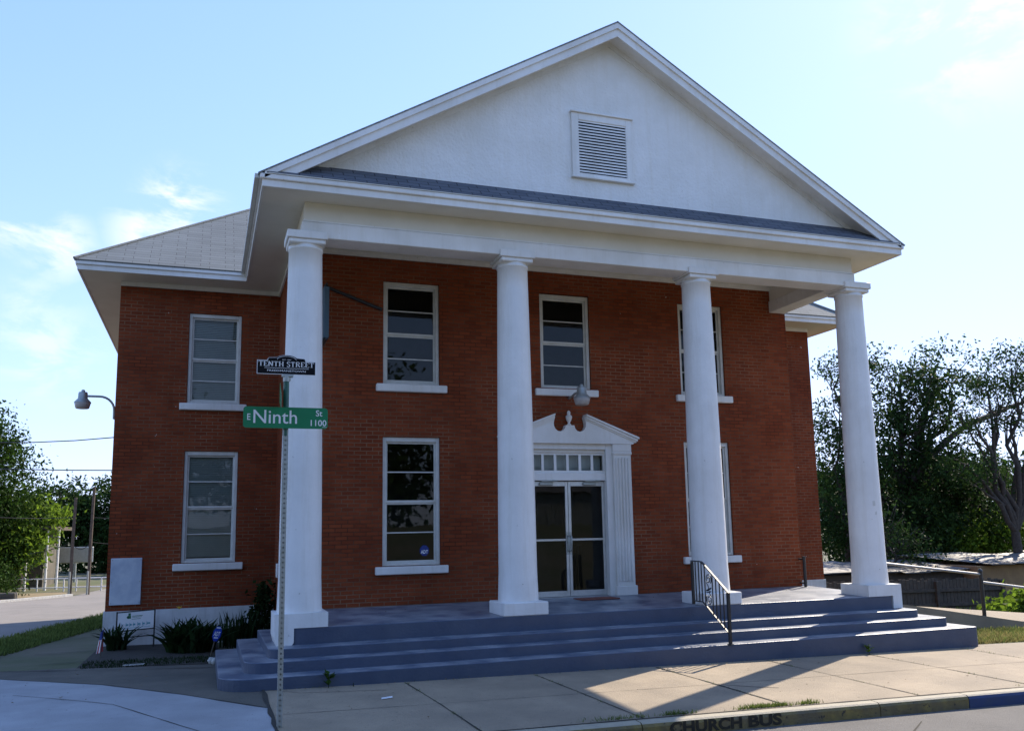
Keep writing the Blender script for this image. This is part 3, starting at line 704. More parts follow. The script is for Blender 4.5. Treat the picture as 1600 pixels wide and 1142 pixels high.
m = MB(); m.box(PX0+.08, PX1-.08, PY0-.045, PY0+.02, 6.2755, 6.292); obj('drip_edge', m, FRAME, church)
# hip roof
m = MB(); P = .76; e = .05; ax, bx, ay, by = RX0-e, RX1+e, RY0-e, RY1+e; hh = (by-ay)/2; zr = 6.275+P*hh; yr = (ay+by)/2; z0 = 6.275
A, B, C_, D_ = (ax, ay, z0), (bx, ay, z0), (bx, by, z0), (ax, by, z0); R0, R1 = (ax+hh, yr, zr), (bx-hh, yr, zr)
for pts in ([A, B, R1, R0], [B, C_, R1], [C_, D_, R0, R1], [D_, A, R0]): roof_slab(m, pts, .04)
obj('hip_roof', m, SHINGLE, church, uv=True)
for p_, q_ in ((A, R0), (B, R1)):
    m = MB(); m.tube([Vector(p_)+Vector((0, 0, .01)), Vector(q_)+Vector((0, 0, .01))], .032, 6); obj('hip_cap', m, SHINGLE, church, uv=True)
# vent
vx0, vx1, vz0, vz1 = 4.325, 5.192, 7.03, 7.95
m = MB(); fy, fb = T0-.045, T0-.001
m.bbox(vx0-.125, vx0, fy, fb, vz0-.06, vz1+.12, .006); m.bbox(vx1, vx1+.115, fy, fb, vz0-.06, vz1+.12, .006); m.bbox(vx0, vx1, fy, fb, vz1, vz1+.12, .006); m.bbox(vx0, vx1, fy, fb, vz0-.06, vz0, .006); m.bbox(vx0-.145, vx1+.14, fy-.03, fb, vz1+.12, vz1+.15, .006); m.bbox(vx0-.145, vx1+.14, fy-.02, fb, vz0-.09, vz0-.06, .006)
ve = obj('gable_vent', m, WHITE, church)
m = MB(); m.box(vx0, vx1, T0-.004, T0-.001, vz0, vz1); obj('vent_backing', m, SBLACK, ve)
m = MB(); nsl = 18; pt = (vz1-vz0)/nsl
for i in range(nsl): z = vz0+i*pt+.4*pt; m.add([(vx0, T0-.036, z), (vx1, T0-.036, z), (vx1, T0-.030, z+.58*pt), (vx0, T0-.030, z+.58*pt), (vx0, T0-.008, z+.62*pt), (vx1, T0-.008, z+.62*pt)], [(0, 1, 2, 3), (3, 2, 5, 4)])
obj('louvre', m, WHITE, ve)

# ------------------------------------------------------------------ things on and around the church
def arc(cx, cy, r, a0, a1, n): return [(cx+r*math.cos(a0+(a1-a0)*k/n), cy+r*math.sin(a0+(a1-a0)*k/n)) for k in range(n+1)]
# handrail
HX = 6.15
hr = thing('step_handrail', (HX, -.8, -.4), 'black wrought iron handrail with scrollwork standing on the porch steps', 'handrail')
YA, ZA1, YB1 = -.264, .71, -1.40
def ztop(y): return .712 if y > -.55 else .712-(-.55-y)*(.712-.20)/(-.55-YB1)
def zbot(y): return .085 if y > -.55 else .085-(-.55-y)*(.085+.42)/(-.55-YB1)
m = MB(); m.bbox(HX-.02, HX+.02, YA-.02, YA+.02, .03, .70, .003); obj('newel', m, IRON, hr)
m = MB(); m.bbox(HX-.022, HX+.022, YB1+.13-.022, YB1+.13+.022, -.486, ztop(YB1+.13)-.012, .003); m.bbox(HX-.04, HX+.04, YB1+.09, YB1+.17, -.486, -.478, .002); obj('newel', m, IRON, hr)
YE = YB1+.13
m = MB()
pts = [(YA+.03, .712), (-.50, .712), (-.56, .70), (-.62, ztop(-.62))]+[(YE-.03, ztop(YE-.03))]
for a, b in zip(pts[:-1], pts[1:]): m.bar((HX, a[0], a[1]), (HX, b[0], b[1]), .036, .016)
obj('top_rail', m, IRON, hr)
m = MB(); pts = [(YA, .085), (-.55, .085), (YE, zbot(YE))]
for a, b in zip(pts[:-1], pts[1:]): m.bar((HX, a[0], a[1]), (HX, b[0], b[1]), .026, .014)
obj('bottom_rail', m, IRON, hr)
ys = [-.36, -.455, -.54, -.63, -.845, -.94, -1.04, -1.14]
for y in ys:
    m = MB(); m.bar((HX, y, zbot(y)), (HX, y, ztop(y)), .014, .014); obj('baluster', m, IRON, hr)
m = MB(); yc = -.7375; za, zb_ = zbot(yc)+.07, ztop(yc)-.07; zm = (za+zb_)/2
def spiral(cy, cz, r, a0, turns, sgn):
    return [(HX, cy+r*(1-k/30*.75)*math.cos(a0+sgn*turns*2*PI*k/30), cz+r*(1-k/30*.75)*math.sin(a0+sgn*turns*2*PI*k/30)) for k in range(31)]
m.tube(spiral(yc, zb_-.085, .085, PI*1.25, 1.6, -1), .008, 6); m.tube(spiral(yc, za+.085, .085, PI*.25, 1.6, -1), .008, 6)
m.tube([(HX, yc+.06, zb_-.14), (HX, yc+.02, zm+.06), (HX, yc-.02, zm-.06), (HX, yc-.06, za+.14)], .008, 6)
m.tube([(HX, yc-.06, zm+.02), (HX, yc+.06, zm-.02)], .014, 6); m.tube([(HX, yc-.06, zm-.03), (HX, yc+.06, zm-.05)], .010, 6)
obj('scroll_panel', m, IRON, hr)
# ramp and its railing
ramp_z = lambda x: -.09-.158*(x-10.1)
m = MB(); pr = [10.12, 11.5, 12.5, 13.5, 14.5, 15.5, 17.5, 20]; v = []
for x in pr:
    z = max(ramp_z(x), gz(x, 1)+.03); zb_ = -.40-.094*(x-12.0); v += [(x, 1.0, z), (x, 1.75, max(zb_, z)), (x, 1.75, z-1.1), (x, 1.0, z-.9)]
n = len(pr); m.add(v, [[4*i+k, 4*i+4+k, 4*i+4+(k+1) % 4, 4*i+(k+1) % 4][::-1] for i in range(n-1) for k in range(4)]+[[3, 2, 1, 0]])
struct('ramp', m, SIDEWALK)
rr = thing('ramp_railing', (13.6, 1.06, -.65), 'long low pipe railing along the concrete ramp right of the porch', 'railing')
for x in (11.0, 13.6, 16.1):
    m = MB(); zt = .50-.121*(x-11.0); m.tube([(x, 1.06, ramp_z(x)-.06), (x, 1.06, zt+.05)], .038, 10); m.lathe([(.045, zt+.05), (.046, zt+.07), (.03, zt+.1), (.006, zt+.115)], x, 1.06, 10); obj('post', m, IRON, rr)
m = MB(); m.tube([(11.0, 1.06, .50), (13.6, 1.06, .185)], .025, 8); obj('rail', m, PIPE, rr)
m = MB(); m.tube([(13.6, 1.06, .03), (16.1, 1.06, -.31)], .025, 8); obj('rail', m, PIPE, rr)
m = MB(); m.tube([(9.83, 1.72, .05), (9.83, 1.72, .64)], .03, 10); m.bar((9.83, 1.72, .58), (9.83, 1.88, .58), .03, .03); m.bar((9.83, 1.72, .12), (9.83, 1.88, .12), .03, .03)
tag(obj('railing_post', m, IRON, loc=(9.83, 1.72, .05)), 'short black pipe post bracketed to the right brick corner of the porch', 'post')
# door mat
m = MB(); m.bbox(CX-.10, CX+.62, 1.22, 1.62, .040, .058, .004); m.v = [(x, y, z+.0) for x, y, z in m.v]
tag(obj('door_mat', m, RUST, loc=(CX+.2, 1.4, .04)), 'reddish brown mat lying in front of the glass doors', 'doormat')
# security lamps
def sec_lamp(loc, arm, label):
    t = thing('security_lamp', loc, label, 'lamp', 'security lamps on the church walls')
    x, y, z = loc
    m = MB(); m.lathe([(.04, z+.33), (.075, z+.325), (.085, z+.30), (.088, z+.20), (.115, z+.17), (.15, z+.13), (.155, z+.115)], x, y, 20); m.lathe([(.035, z+.32), (.035, z+.36), (.02, z+.375)], x, y, 12); obj('housing', m, GALV, t)
    m = MB(); m.lathe([(.11, z), (.125, z+.012), (.15, z+.112), (.145, z+.118)], x, y, 20); obj('lens', m, LENS, t)
    m = MB(); m.tube(arm, .022, 8); obj('arm', m, GALV, t)
    return t
x, y, z = -3.62, 6.0, 3.77
A_ = [(x+.08, y, z+.25), (x+.3, y, z+.25)]+[(x+.3+.27*math.sin(a), y, z+.25-.27*(1-math.cos(a))) for a in np.linspace(.2, PI/2, 7)]+[(x+.57, y, z-.18), (XL+.01, y, z-.24)]
sec_lamp((x, y, z), A_, 'grey security lamp on a curved arm off the left side wall')
x, y, z = 4.99, 1.30, 3.44
sec_lamp((x, y, z), [(x, y+.08, z+.25), (x, y+.3, z+.25), (x, y+.45, z+.22), (x, D+.01, z+.2)], 'grey security lamp hanging above the broken pediment of the entrance')
# projecting sign with stay
t = thing('projecting_sign', (.47, D-.35, 4.3), 'faded blue sign projecting beside the left column with a dark stay rod', 'sign')
m = MB(); m.bbox(.42, .505, D-.75, D-.05, 4.38, 5.235, .006); obj('sign_board', m, TEALC, t)
for zz in (5.27, 4.36):
    m = MB(); m.tube([(.46, D-.0, zz), (.46, D-.78, zz)], .016, 8); obj('bracket', m, IRON, t)
m = MB(); m.tube([(.50, D-.06, 5.43), (1.50, D-.03, 5.09)], .03, 8); obj('stay_rod', m, IRON, t)
# mottled panel on the left wing
m = MB(); m.bbox(-2.875, -2.352, DL-.035, DL-.002, .045, .885, .006)
wp = tag(obj('wall_panel', m, PANEL, loc=(-2.61, DL-.02, .045)), 'mottled pale blue blank panel fixed low on the left brick wing', 'panel')
for x in (-2.85, -2.377):
    for z in (.08, .46, .85):
        m = MB(); m.bbox(x-.009, x+.009, DL-.041, DL-.034, z-.009, z+.009, .003); obj('screw', m, GALV, wp)
# meter box on the side of the porch block
t = thing('meter_box', (BL-.06, 3.2, .55), 'small white utility box on the brick return behind the left column', 'utility box')
m = MB(); m.bbox(BL-.10, BL-.001, 3.05, 3.25, .52, .76, .01); obj('box', m, WHITE, t); m = MB(); m.tube([(BL-.04, 3.18, .76), (BL-.04, 3.18, .95)], .02, 8); obj('conduit', m, GALV, t)
# street sign
PXs, PYs = -.51, -3.35; PZ = gz(PXs, PYs)
ss_ = thing('street_sign', (PXs, PYs, PZ), 'street name sign on perforated steel post in front of the church', 'street sign')
m = MB(); h0, h1, a = PZ-.1, 2.36, .026
# square tube with real holes on the front
step = .0508; z = h0; m.quad((PXs-a, PYs+a, h0), (PXs-a, PYs+a, h1), (PXs+a, PYs+a, h1), (PXs+a, PYs+a, h0)); m.quad((PXs-a, PYs-a, h0), (PXs-a, PYs-a, h1), (PXs-a, PYs+a, h1), (PXs-a, PYs+a, h0)); m.quad((PXs+a, PYs-a, h0), (PXs+a, PYs+a, h0), (PXs+a, PYs+a, h1), (PXs+a, PYs-a, h1))
rh = .009
while z < h1-.001:
    z2 = min(z+step, h1); zc = (z+z2)/2; ring = []
    for k in range(8): an = PI/8+k*PI/4; ring.append((PXs+rh*math.cos(an), PYs-a, zc+rh*math.sin(an)))
    o8 = [(PXs+a, PYs-a, zc+.01), (PXs+a, PYs-a, z2), (PXs-a, PYs-a, z2), (PXs-a, PYs-a, zc+.01), (PXs-a, PYs-a, zc-.01), (PXs-a, PYs-a, z), (PXs+a, PYs-a, z), (PXs+a, PYs-a, zc-.01)]
    # outer loop matched to ring order (angles 22.5 .. 337.5)
    m.add(ring+o8, [[k, 8+k, 8+(k+1) % 8, (k+1) % 8] for k in range(8)]); z = z2
obj('post', m, GALV, ss_)
m = MB(); m.tube([(PXs, PYs, 2.30), (PXs, PYs, 2.90)], .030, 12); obj('upper_post', m, GREENP, ss_)
gx0, gx1, gz0, gz1 = -.945, -.075, 2.372, 2.597; gy = PYs-.055
def rrect(x0, x1, z0, z1, r, n=6):
    P = []
    for (cx, cz, a0) in ((x1-r, z0+r, -PI/2), (x1-r, z1-r, 0), (x0+r, z1-r, PI/2), (x0+r, z0+r, PI)):
        for k in range(n+1): a = a0+PI/2*k/n; P.append((cx+r*math.cos(a), cz+r*math.sin(a)))
    return P
m = MB(); m.prism(rrect(gx0, gx1, gz0, gz1, .035), lambda u, v, t: (u, gy+t, v), 0, .004)
gs = obj('street_blade', m, SGREEN, ss_)
ty = gy-.0022
def tx(s, cx, cz, wd, ht, bold=.0, par=gs, nm='lettering', m_=SWHITE, yy=None):
    return obj(nm, text_mesh('t', s, .1, (lambda u, v, yy=(ty if yy is None else yy): (cx+u, yy, cz+v)), bold=bold, width=wd, height=ht), m_, par)
tx('E', -.888, 2.487, .032, .066, .0012); tx('Ninth', -.620, 2.492, .445, .142, .0004)
tx('St', -.168, 2.540, .068, .066, .0012); tx('1100', -.172, 2.435, .165, .066, .0012)
m = MB(); m.box(-.135, -.085, ty-.0005, ty, 2.389, 2.393); obj('lettering', m, SWHITE, gs)
# upper sign: slab with an arched crest, white border, black face
ux0, ux1, uz0, uz1 = -.818, -.206, 2.955, 3.105; uc = (ux0+ux1)/2; uy = PYs-.012
def crest(g):
    P = [(ux0+g, uz0+g), (ux1-g, uz0+g), (ux1-g, uz1-g)]
    P += [(uc+.20-g, uz1-g), (uc+.20-g, uz1+.012-g*.5), (uc+.185, uz1+.03-g*.6), (uc+.115, uz1+.034-g*.6)]
    P += [(uc+.115*math.cos(a), uz1+.012+.052*math.sin(a)-g*.5) for a in np.linspace(.45, PI-.45, 11)]
    P += [(uc-.115, uz1+.034-g*.6), (uc-.185, uz1+.03-g*.6), (uc-.20+g, uz1+.012-g*.5), (uc-.20+g, uz1-g)]
    P += [(ux0+g, uz1-g)]
    return P
m = MB(); m.prism(crest(0), lambda u, v, t: (u, uy+t, v), 0, .004); us = obj('district_blade', m, SWHITE, ss_)
m = MB(); m.prism(crest(.006), lambda u, v, t: (u, uy-.0015+t, v), 0, .001); obj('black_face', m, SBLACK, us)
# serif capitals drawn stroke by stroke
GL = {'T': ((.0, .62), [('h', 0, .62, .93), ('v', .31), ('s', .31), ('k', .0, .93, -1), ('k', .62, .93, -1)]), 'E': ((0, .56), [('v', .12), ('h', .0, .54, .96), ('h', .12, .42, .5), ('h', .0, .56, .04), ('k', .54, .96, -1), ('k', .56, .04, 1)]),
      'N': ((0, .72), [('v', .1), ('v', .62), ('d', .1, 1, .62, 0), ('s', .1), ('t', .6)]), 'H': ((0, .74), [('v', .13), ('v', .61), ('h', .13, .61, .5), ('s', .13), ('s', .61), ('t', .13), ('t', .61)]),
      'S': ((0, .5), [('S',)]), 'R': ((0, .66), [('v', .12), ('s', .12), ('R',)])}
def serif_word(mb, word, x0, wd, z0, ht, y):
    tot = sum(GL[c][0][1]+.12 if c != ' ' else .34 for c in word); k = wd/tot; x = x0; th = .155
    def q(a, b, c, d): mb.quad(*[(x+p[0]*k, y, z0+p[1]*ht) for p in (a, b, c, d)])
    def line(a, b, t):
        dx, dz = b[0]-a[0], b[1]-a[1]; l = math.hypot(dx, dz) or 1; nx_, nz_ = -dz/l*t/2, dx/l*t/2
        q((a[0]-nx_, a[1]-nz_), (b[0]-nx_, b[1]-nz_), (b[0]+nx_, b[1]+nz_), (a[0]+nx_, a[1]+nz_))
    for c in word:
        if c == ' ': x += .34*k; continue
        for g in GL[c][1]:
            if g[0] == 'v': line((g[1], 0), (g[1], 1), th)
            elif g[0] == 'h': line((g[1], g[3]), (g[2], g[3]), .085)
            elif g[0] == 'd': line((g[1], g[2]), (g[3], g[4]), th)
            elif g[0] == 's': line((g[1]-.15, .03), (g[1]+.15, .03), .06)
            elif g[0] == 't': line((g[1]-.15, .97), (g[1]+.15, .97), .06)
            elif g[0] == 'k': line((g[1], g[2]), (g[1], g[2]+g[3]*.2), .06)
            elif g[0] == 'S':
                P = [(.25+.19*math.cos(a), .75+.21*math.sin(a)) for a in np.linspace(.3, PI*1.5, 9)]+[(.25+.2*math.cos(a), .25+.25*math.sin(a)) for a in np.linspace(PI/2, -PI+.3, 9)]
                for a, b in zip(P[:-1], P[1:]): line(a, b, .13)
            elif g[0] == 'R':
                P = [(.12, .96)]+[(.34+.2*math.cos(a), .74+.22*math.sin(a)) for a in np.linspace(PI/2, -PI/2, 9)]+[(.12, .52)]
                for a, b in zip(P[:-1], P[1:]): line(a, b, .11)
                line((.34, .5), (.62, 0), th)
        x += (GL[c][0][1]+.12)*k
m = MB(); serif_word(m, 'TENTH STREET', ux0+.018, .58, 3.040, .056, uy-.0028); obj('lettering', m, SWHITE, us)
tx('FREEDMANSTOWN', uc, 2.995, .40, .020, .0004, us, yy=uy-.0028)
tx('EST. 1887', uc, 3.115, .09, .012, .0, us, yy=uy-.0028)
m = MB(); m.box(ux0+.075, ux1-.075, uy-.0032, uy-.0026, 3.021, 3.025)
P = [(uc+.10*math.cos(a), 3.112+.043*math.sin(a)) for a in np.linspace(.1, PI-.1, 14)]
for a, b in zip(P[:-1], P[1:]): m.bar((a[0], uy-.0028, a[1]), (b[0], uy-.0028, b[1]), .001, .004)
obj('lettering', m, SWHITE, us)
m = MB(); m.bbox(PXs-.05, PXs+.07, PYs-.03, PYs+.03, 2.93, 2.956, .004); m.tube([(PXs+.0, PYs, 2.88), (PXs+.0, PYs, 2.94)], .035, 10); m.bbox(PXs+.012, PXs+.045, PYs-.02, PYs+.02, 2.89, 2.93, .004); obj('clamp', m, GALV, ss_)
# crossing blade seen edge-on
m = MB(); c_ = Vector((PXs-.035, PYs+.03, 2.72)); m.add([(-.052+PXs-.045, PYs-.40, 2.60), (PXs-.045+.03, PYs+.45, 2.60), (PXs-.045+.03, PYs+.45, 2.80), (-.052+PXs-.045, PYs-.40, 2.80), (-.048+PXs-.045, PYs-.40, 2.60), (PXs-.041+.03, PYs+.45, 2.60), (PXs-.041+.03, PYs+.45, 2.80), (-.048+PXs-.045, PYs-.40, 2.80)], [(0, 1, 2, 3), (7, 6, 5, 4), (3, 2, 6, 7), (0, 4, 5, 1), (0, 3, 7, 4), (1, 5, 6, 2)])
obj('cross_blade', m, SGREEN, ss_)
m = MB(); m.bar((PXs+.055, PYs+.03, .95), (PXs+.055, PYs+.03, 2.36), .006, .006)
m = MB(); m.add([(PXs+.03, PYs+.028, 1.72), (PXs+.048, PYs+.24, 1.72), (PXs+.048, PYs+.24, 2.30), (PXs+.03, PYs+.028, 2.30), (PXs+.033, PYs+.028, 1.72), (PXs+.051, PYs+.24, 1.72), (PXs+.051, PYs+.24, 2.30), (PXs+.033, PYs+.028, 2.30)], [(0, 1, 2, 3), (7, 6, 5, 4), (0, 4, 5, 1), (3, 2, 6, 7), (1, 5, 6, 2)]); obj('parking_plate', m, GALV, ss_)

# ---- the bed on the left
y_ = 4.55; zg = gz(-2.4, y_)
yb = thing('yard_sign', (-2.35, y_, zg), 'white framed yard sign with green logo standing in the flower bed', 'sign')
m = MB(); xa, xb = -2.70, -2.08
for x in (xa, xb): m.bar((x, y_, zg-.1), (x, y_, -.045+(.03 if x == xb else 0)), .025, .025)
m.bar((xa, y_, -.06), (xb, y_, -.03), .02, .02); m.bar((xa, y_, -.385), (xb, y_, -.355), .02, .02); m.bar((xa, y_, -.50), (xb, y_, -.475), .018, .018); obj('frame', m, IRON, yb)
m = MB(); tl = .05
m.add([(xa+.012, y_-.012, -.375), (xb-.012, y_-.012, -.345), (xb-.012, y_-.012, -.04), (xa+.012, y_-.012, -.07), (xa+.012, y_+.0, -.375), (xb-.012, y_, -.345), (xb-.012, y_, -.04), (xa+.012, y_, -.07)], [(0, 1, 2, 3), (7, 6, 5, 4), (3, 2, 6, 7)]); bd = obj('board', m, SWHITE, yb)
sk = lambda x: .0484*(x-xa)
def patch(mb, x0, x1, z0, z1): mb.add([(x0, y_-.0145, z0+sk(x0)), (x1, y_-.0145, z0+sk(x1)), (x1, y_-.0145, z1+sk(x1)), (x0, y_-.0145, z1+sk(x0))], [(0, 1, 2, 3)])
m = MB(); patch(m, -2.53, -2.47, -.18, -.13); patch(m, -2.515, -2.475, -.128, -.085); patch(m, -2.54, -2.50, -.165, -.145); patch(m, -2.45, -2.28, -.145, -.135); patch(m, -2.45, -2.29, -.165, -.158); patch(m, -2.46, -2.31, -.195, -.188); obj('logo_print', m, LOGO, bd)
m = MB()
for (x, wd) in ((-2.62, .012), (-2.55, .04), (-2.49, .035), (-2.43, .035), (-2.36, .05), (-2.28, .04), (-2.21, .06)): patch(m, x, x+wd, -.30, -.27); patch(m, x, x+.008, -.32, -.25)
patch(m, -2.62, -2.15, -.345, -.338); obj('faded_print', m, TEAL, bd)
# small octagonal alarm sign on a tilted stake
ax_, ay_ = -1.17, 1.95; az_ = gz(ax_, ay_)
t = thing('alarm_sign', (ax_, ay_, az_), 'small blue octagonal alarm sign on a leaning stake beside the steps', 'sign')
tilt = .28
def af(u, v, tt=0): return (ax_+.12+u*math.cos(.9)+v*math.sin(tilt)*.9, ay_+.02+u*math.sin(.9)*.4+tt, az_+.42+v*math.cos(tilt)-u*.12)
m = MB(); m.tube([(ax_, ay_, az_-.05), (ax_+.10, ay_+.03, az_+.36)], .009, 6); obj('stake', m, FENCE, t)
m = MB(); m.prism([(a*.105, b*.125) for a, b in oct_], lambda u, v, tt: af(u, v, tt), 0, .006); bo = obj('board', m, BLUE, t)
obj('lettering', text_mesh('t', 'ADT', .1, lambda u, v: af(u, v, -.003), bold=.003, width=.15, height=.07), SWHITE, bo)
m = MB(); 
for k, zz in enumerate((.085, -.07)): m.add([af(-.05, zz, -.003), af(.05, zz, -.003), af(.05, zz+.018, -.003), af(-.05, zz+.018, -.003)], [(0, 1, 2, 3)])
obj('lettering', m, SWHITE, bo)
# flag on a stick
fx, fy_ = -2.82, 3.25; fz = gz(fx, fy_)
t = thing('stick_flag', (fx, fy_, fz), 'small striped flag drooping on a stick at the left corner', 'flag')
m = MB(); m.tube([(fx, fy_, fz-.03), (fx+.04, fy_+.02, fz+.46)], .006, 6); obj('stick', m, WOODP, t)
def fp(u, v):   # u across stripes 0..1, v down 0..1
    return (fx+.035-.10*u*(.35+.65*v)-.012*math.sin(9*u), fy_+.01+.025*math.sin(7*u+2*v), fz+.44-.34*v-.04*u)
for nm_, m_, cond in (('red_stripes', FLAGR, lambda i, j: i % 2 == 0 and j >= 3), ('white_stripes', SWHITE, lambda i, j: i % 2 == 1 and j >= 3), ('blue_canton', FLAGB, lambda i, j: j < 3)):
    m = MB()
    for i in range(9):
        for j in range(8):
            if cond(i, j): m.add([fp(i/9, j/8), fp((i+1)/9, j/8), fp((i+1)/9, (j+1)/8), fp(i/9, (j+1)/8)], [(3, 2, 1, 0)], True)
    obj(nm_, m, m_, t)
# pale stone beside steps, and a plastic grid
m = MB()
for (cx, cy, r) in ((-1.13, 1.70, .06), (-1.08, 1.62, .05)):
    z0 = gz(cx, cy); pr = [(r*.8*math.sin(a)+.004, z0+.05+.055*-math.cos(a)) for a in np.linspace(.1, PI-.1, 8)]; m.lathe(pr, cx, cy, 9)
m.v = [(x+random.uniform(-.01, .01), y+random.uniform(-.01, .01), z) for x, y, z in m.v]
tag(obj('stone', m, STONE, loc=(-1.1, 1.66, gz(-1.1, 1.66))), 'lump of pale stone lying against the left end of the bottom step', 'stone')
m = MB(); z0 = gz(-2.23, 1.80)+.03
for i in range(5): x = -2.34+i*.06; m.bar((x, 1.78, z0), (x+.03, 1.86, z0+.012), .005, .006)
for j in range(2): y = 1.80+j*.05; m.bar((-2.37, y, z0+.005+j*.005), (-2.08, y, z0+.005+j*.005), .006, .008)
tag(obj('plastic_grid', m, STONE, loc=(-2.23, 1.8, z0)), 'small white plastic grid lying at the edge of the flower bed', 'grid')

# ------------------------------------------------------------------ plants
def fast_mesh(name, V, F4, mats):
    """V (n,3), F4 (m,4) numpy"""
    me = bpy.data.meshes.new(name); n, m = len(V), len(F4)
    me.vertices.add(n); me.vertices.foreach_set('co', V.astype(np.float32).ravel())
    me.loops.add(4*m); me.loops.foreach_set('vertex_index', F4.astype(np.int32).ravel())
    me.polygons.add(m); me.polygons.foreach_set('loop_start', np.arange(0, 4*m, 4, dtype=np.int32)); me.polygons.foreach_set('loop_total', np.full(m, 4, np.int32))
    me.update(calc_edges=True); me.validate()
    return me
def leaves(centers, size, aspect=2.0, droop=.3):
    n = len(centers); d = rng.normal(size=(n, 3)); d[:, 2] -= droop; d /= np.linalg.norm(d, axis=1)[:, None]
    s = np.cross(d, rng.normal(size=(n, 3))); s /= np.linalg.norm(s, axis=1)[:, None]
    L_ = size*rng.uniform(.6, 1.4, (n, 1)); W = L_/aspect
    nn = np.cross(d, s)
    a = centers; b = centers+d*L_*.5+s*W*.5+nn*L_*.08; c = centers+d*L_; e = centers+d*L_*.5-s*W*.5+nn*L_*.08
    V = np.stack([a, b, c, e], 1).reshape(-1, 3); F = np.arange(4*n).reshape(-1, 4)
    return V, F
def crown_points(blobs, n, hollow=.55, clump=.35, per=28):
    """leaf positions: clusters spread through ellipsoid blobs (cx,cy,cz,rx,ry,rz,weight)"""
    W = np.array([b[6] for b in blobs]); W = W/W.sum(); out = []
    for b, wgt in zip(blobs, W):
        k = max(1, int(n*wgt/per)); d = rng.normal(size=(k, 3)); d /= np.linalg.norm(d, axis=1)[:, None]; r = rng.uniform(hollow**3, 1, (k, 1))**(1/3)
        c = d*r*np.array(b[3:6])*rng.uniform(.8, 1.12, (k, 1))+np.array(b[:3])
        p = c[:, None, :]+rng.normal(size=(k, per, 3))*clump*np.array([1, 1, .7])*rng.uniform(.5, 1.2, (k, 1, 1)); out.append(p.reshape(-1, 3))
    return np.concatenate(out)
def limb(mb, p0, p1, r0, r1, wob=.12, n=6, seg=7):
    p0, p1 = Vector(p0), Vector(p1); L_ = (p1-p0).length; pts = []; rs = []
    for i in range(n+1):
        t = i/n; p = p0.lerp(p1, t)
        if 0 < i < n: p += Vector([random.uniform(-1, 1)*wob*L_/n for _ in range(3)])
        p.z += .10*L_*math.sin(PI*t)*.5
        pts.append(p); rs.append(r0+(r1-r0)*t)
    mb.tube(pts, rs, seg, cap=False); return pts
def tree(name, base, blobs, n, size, m_leaf, label, cat='tree', group=None, trunk_r=.2, th=None, clump=.4, hollow=.45, aspect=2.0, extra=None, per=28, twigs=6):
    t = thing(name, base, label, cat, group)
    V, F = leaves(crown_points(blobs, n, hollow, clump, per), size, aspect)
    me = fast_mesh('crown', V-np.array(base), F, None); obj('crown', me, m_leaf, t)
    mb = MB(); zt = th if th else min(b[2] for b in blobs)
    top = (base[0]+random.uniform(-.2, .2), base[1], zt)
    mb.tube([(base[0], base[1], base[2]-.2), (base[0], base[1], base[2]+.1), (base[0]+.05, base[1], (base[2]+zt)/2), top], [trunk_r*1.35, trunk_r*1.1, trunk_r*.95, trunk_r*.8], 9, cap=False)
    for b in blobs:
        pts = limb(mb, top, b[:3], trunk_r*.6, trunk_r*.18, .25)
        for _ in range(twigs):
            d = Vector(rng.normal(size=3)).normalized(); e = Vector(b[:3])+Vector((d.x*b[3], d.y*b[4], d.z*b[5]))*.92
            limb(mb, pts[random.randint(3, 6)], e, trunk_r*.16, .012, .3, 5, 5)
    if extra: extra(mb)
    obj('trunk', mb, BARK, t)
    return t
def B(x, y, z, r, w=1, ry=None, rz=None): return (x, y, z, r, ry or r, rz or r*.85, w)
G = lambda x, y: (x, y, gz(x, y))
# left side
tree('street_tree', G(-10.6, 27), [B(-10.2, 27, 3.6, 2.6, 4), B(-9.4, 26.5, 1.6, 2.2, 3), B(-11.5, 27, 5.2, 2.0, 2), B(-9.9, 27, 5.2, 1.5, 1.3), B(-9.0, 26, 2.2, 1.0, 1.2), B(-12.5, 27, 2.5, 2.5, 3), B(-8.9, 25.6, .6, 1.2, 1)], 60000, .145, LEAFM, 'large dense green tree at the far left edge beyond the side street', group='trees along the side street', trunk_r=.28, th=.6)
tree('street_tree', G(-8.3, 28), [B(-8.2, 26.2, 1.15, .8, 1), B(-8.6, 27.6, 2.0, 1.0, 1), B(-7.9, 27.2, 1.7, .8, 1), B(-8.8, 27.4, .8, .9, 1), B(-7.35, 27.4, 2.2, .55, .5), B(-9.3, 26.6, .3, .8, .7)], 9000, .19, LEAFY, 'bright yellow green tree leaning out in front of the white posts', group='trees along the side street', trunk_r=.12, th=-.1)
tree('street_tree', G(-6.3, 46), [B(-6.8, 46, 2.6, 2.8, 2), B(-4.9, 46, 3.3, 2.2, 2), B(-3.4, 46, 1.8, 2.6, 2), B(-5.4, 45, .8, 2.6, 2), B(-8.6, 46, 1.8, 2.2, 1.6), B(-3.6, 45, 3.9, 1.4, .8), B(-7, 45, -.2, 2.4, 1.6), B(-4, 45, -.2, 2.2, 1.6), B(-9.5, 45, 2.9, 2.0, 1.4)], 38000, .25, LEAFD, 'dark green tree mass behind the utility poles at the street end', group='trees along the side street', trunk_r=.25, th=.2)
tree('street_tree', G(-2.2, 40), [B(-2.4, 40, 2.4, 2.0, 2), B(-3.6, 40, 1.2, 1.9, 2), B(-1.5, 40, 3.2, 1.8, 1.5), B(-4.2, 40, 2.6, 1.2, .8)], 14000, .24, LEAFD, 'dark tree partly hidden by the left brick wall', group='trees along the side street', trunk_r=.22, th=.2)
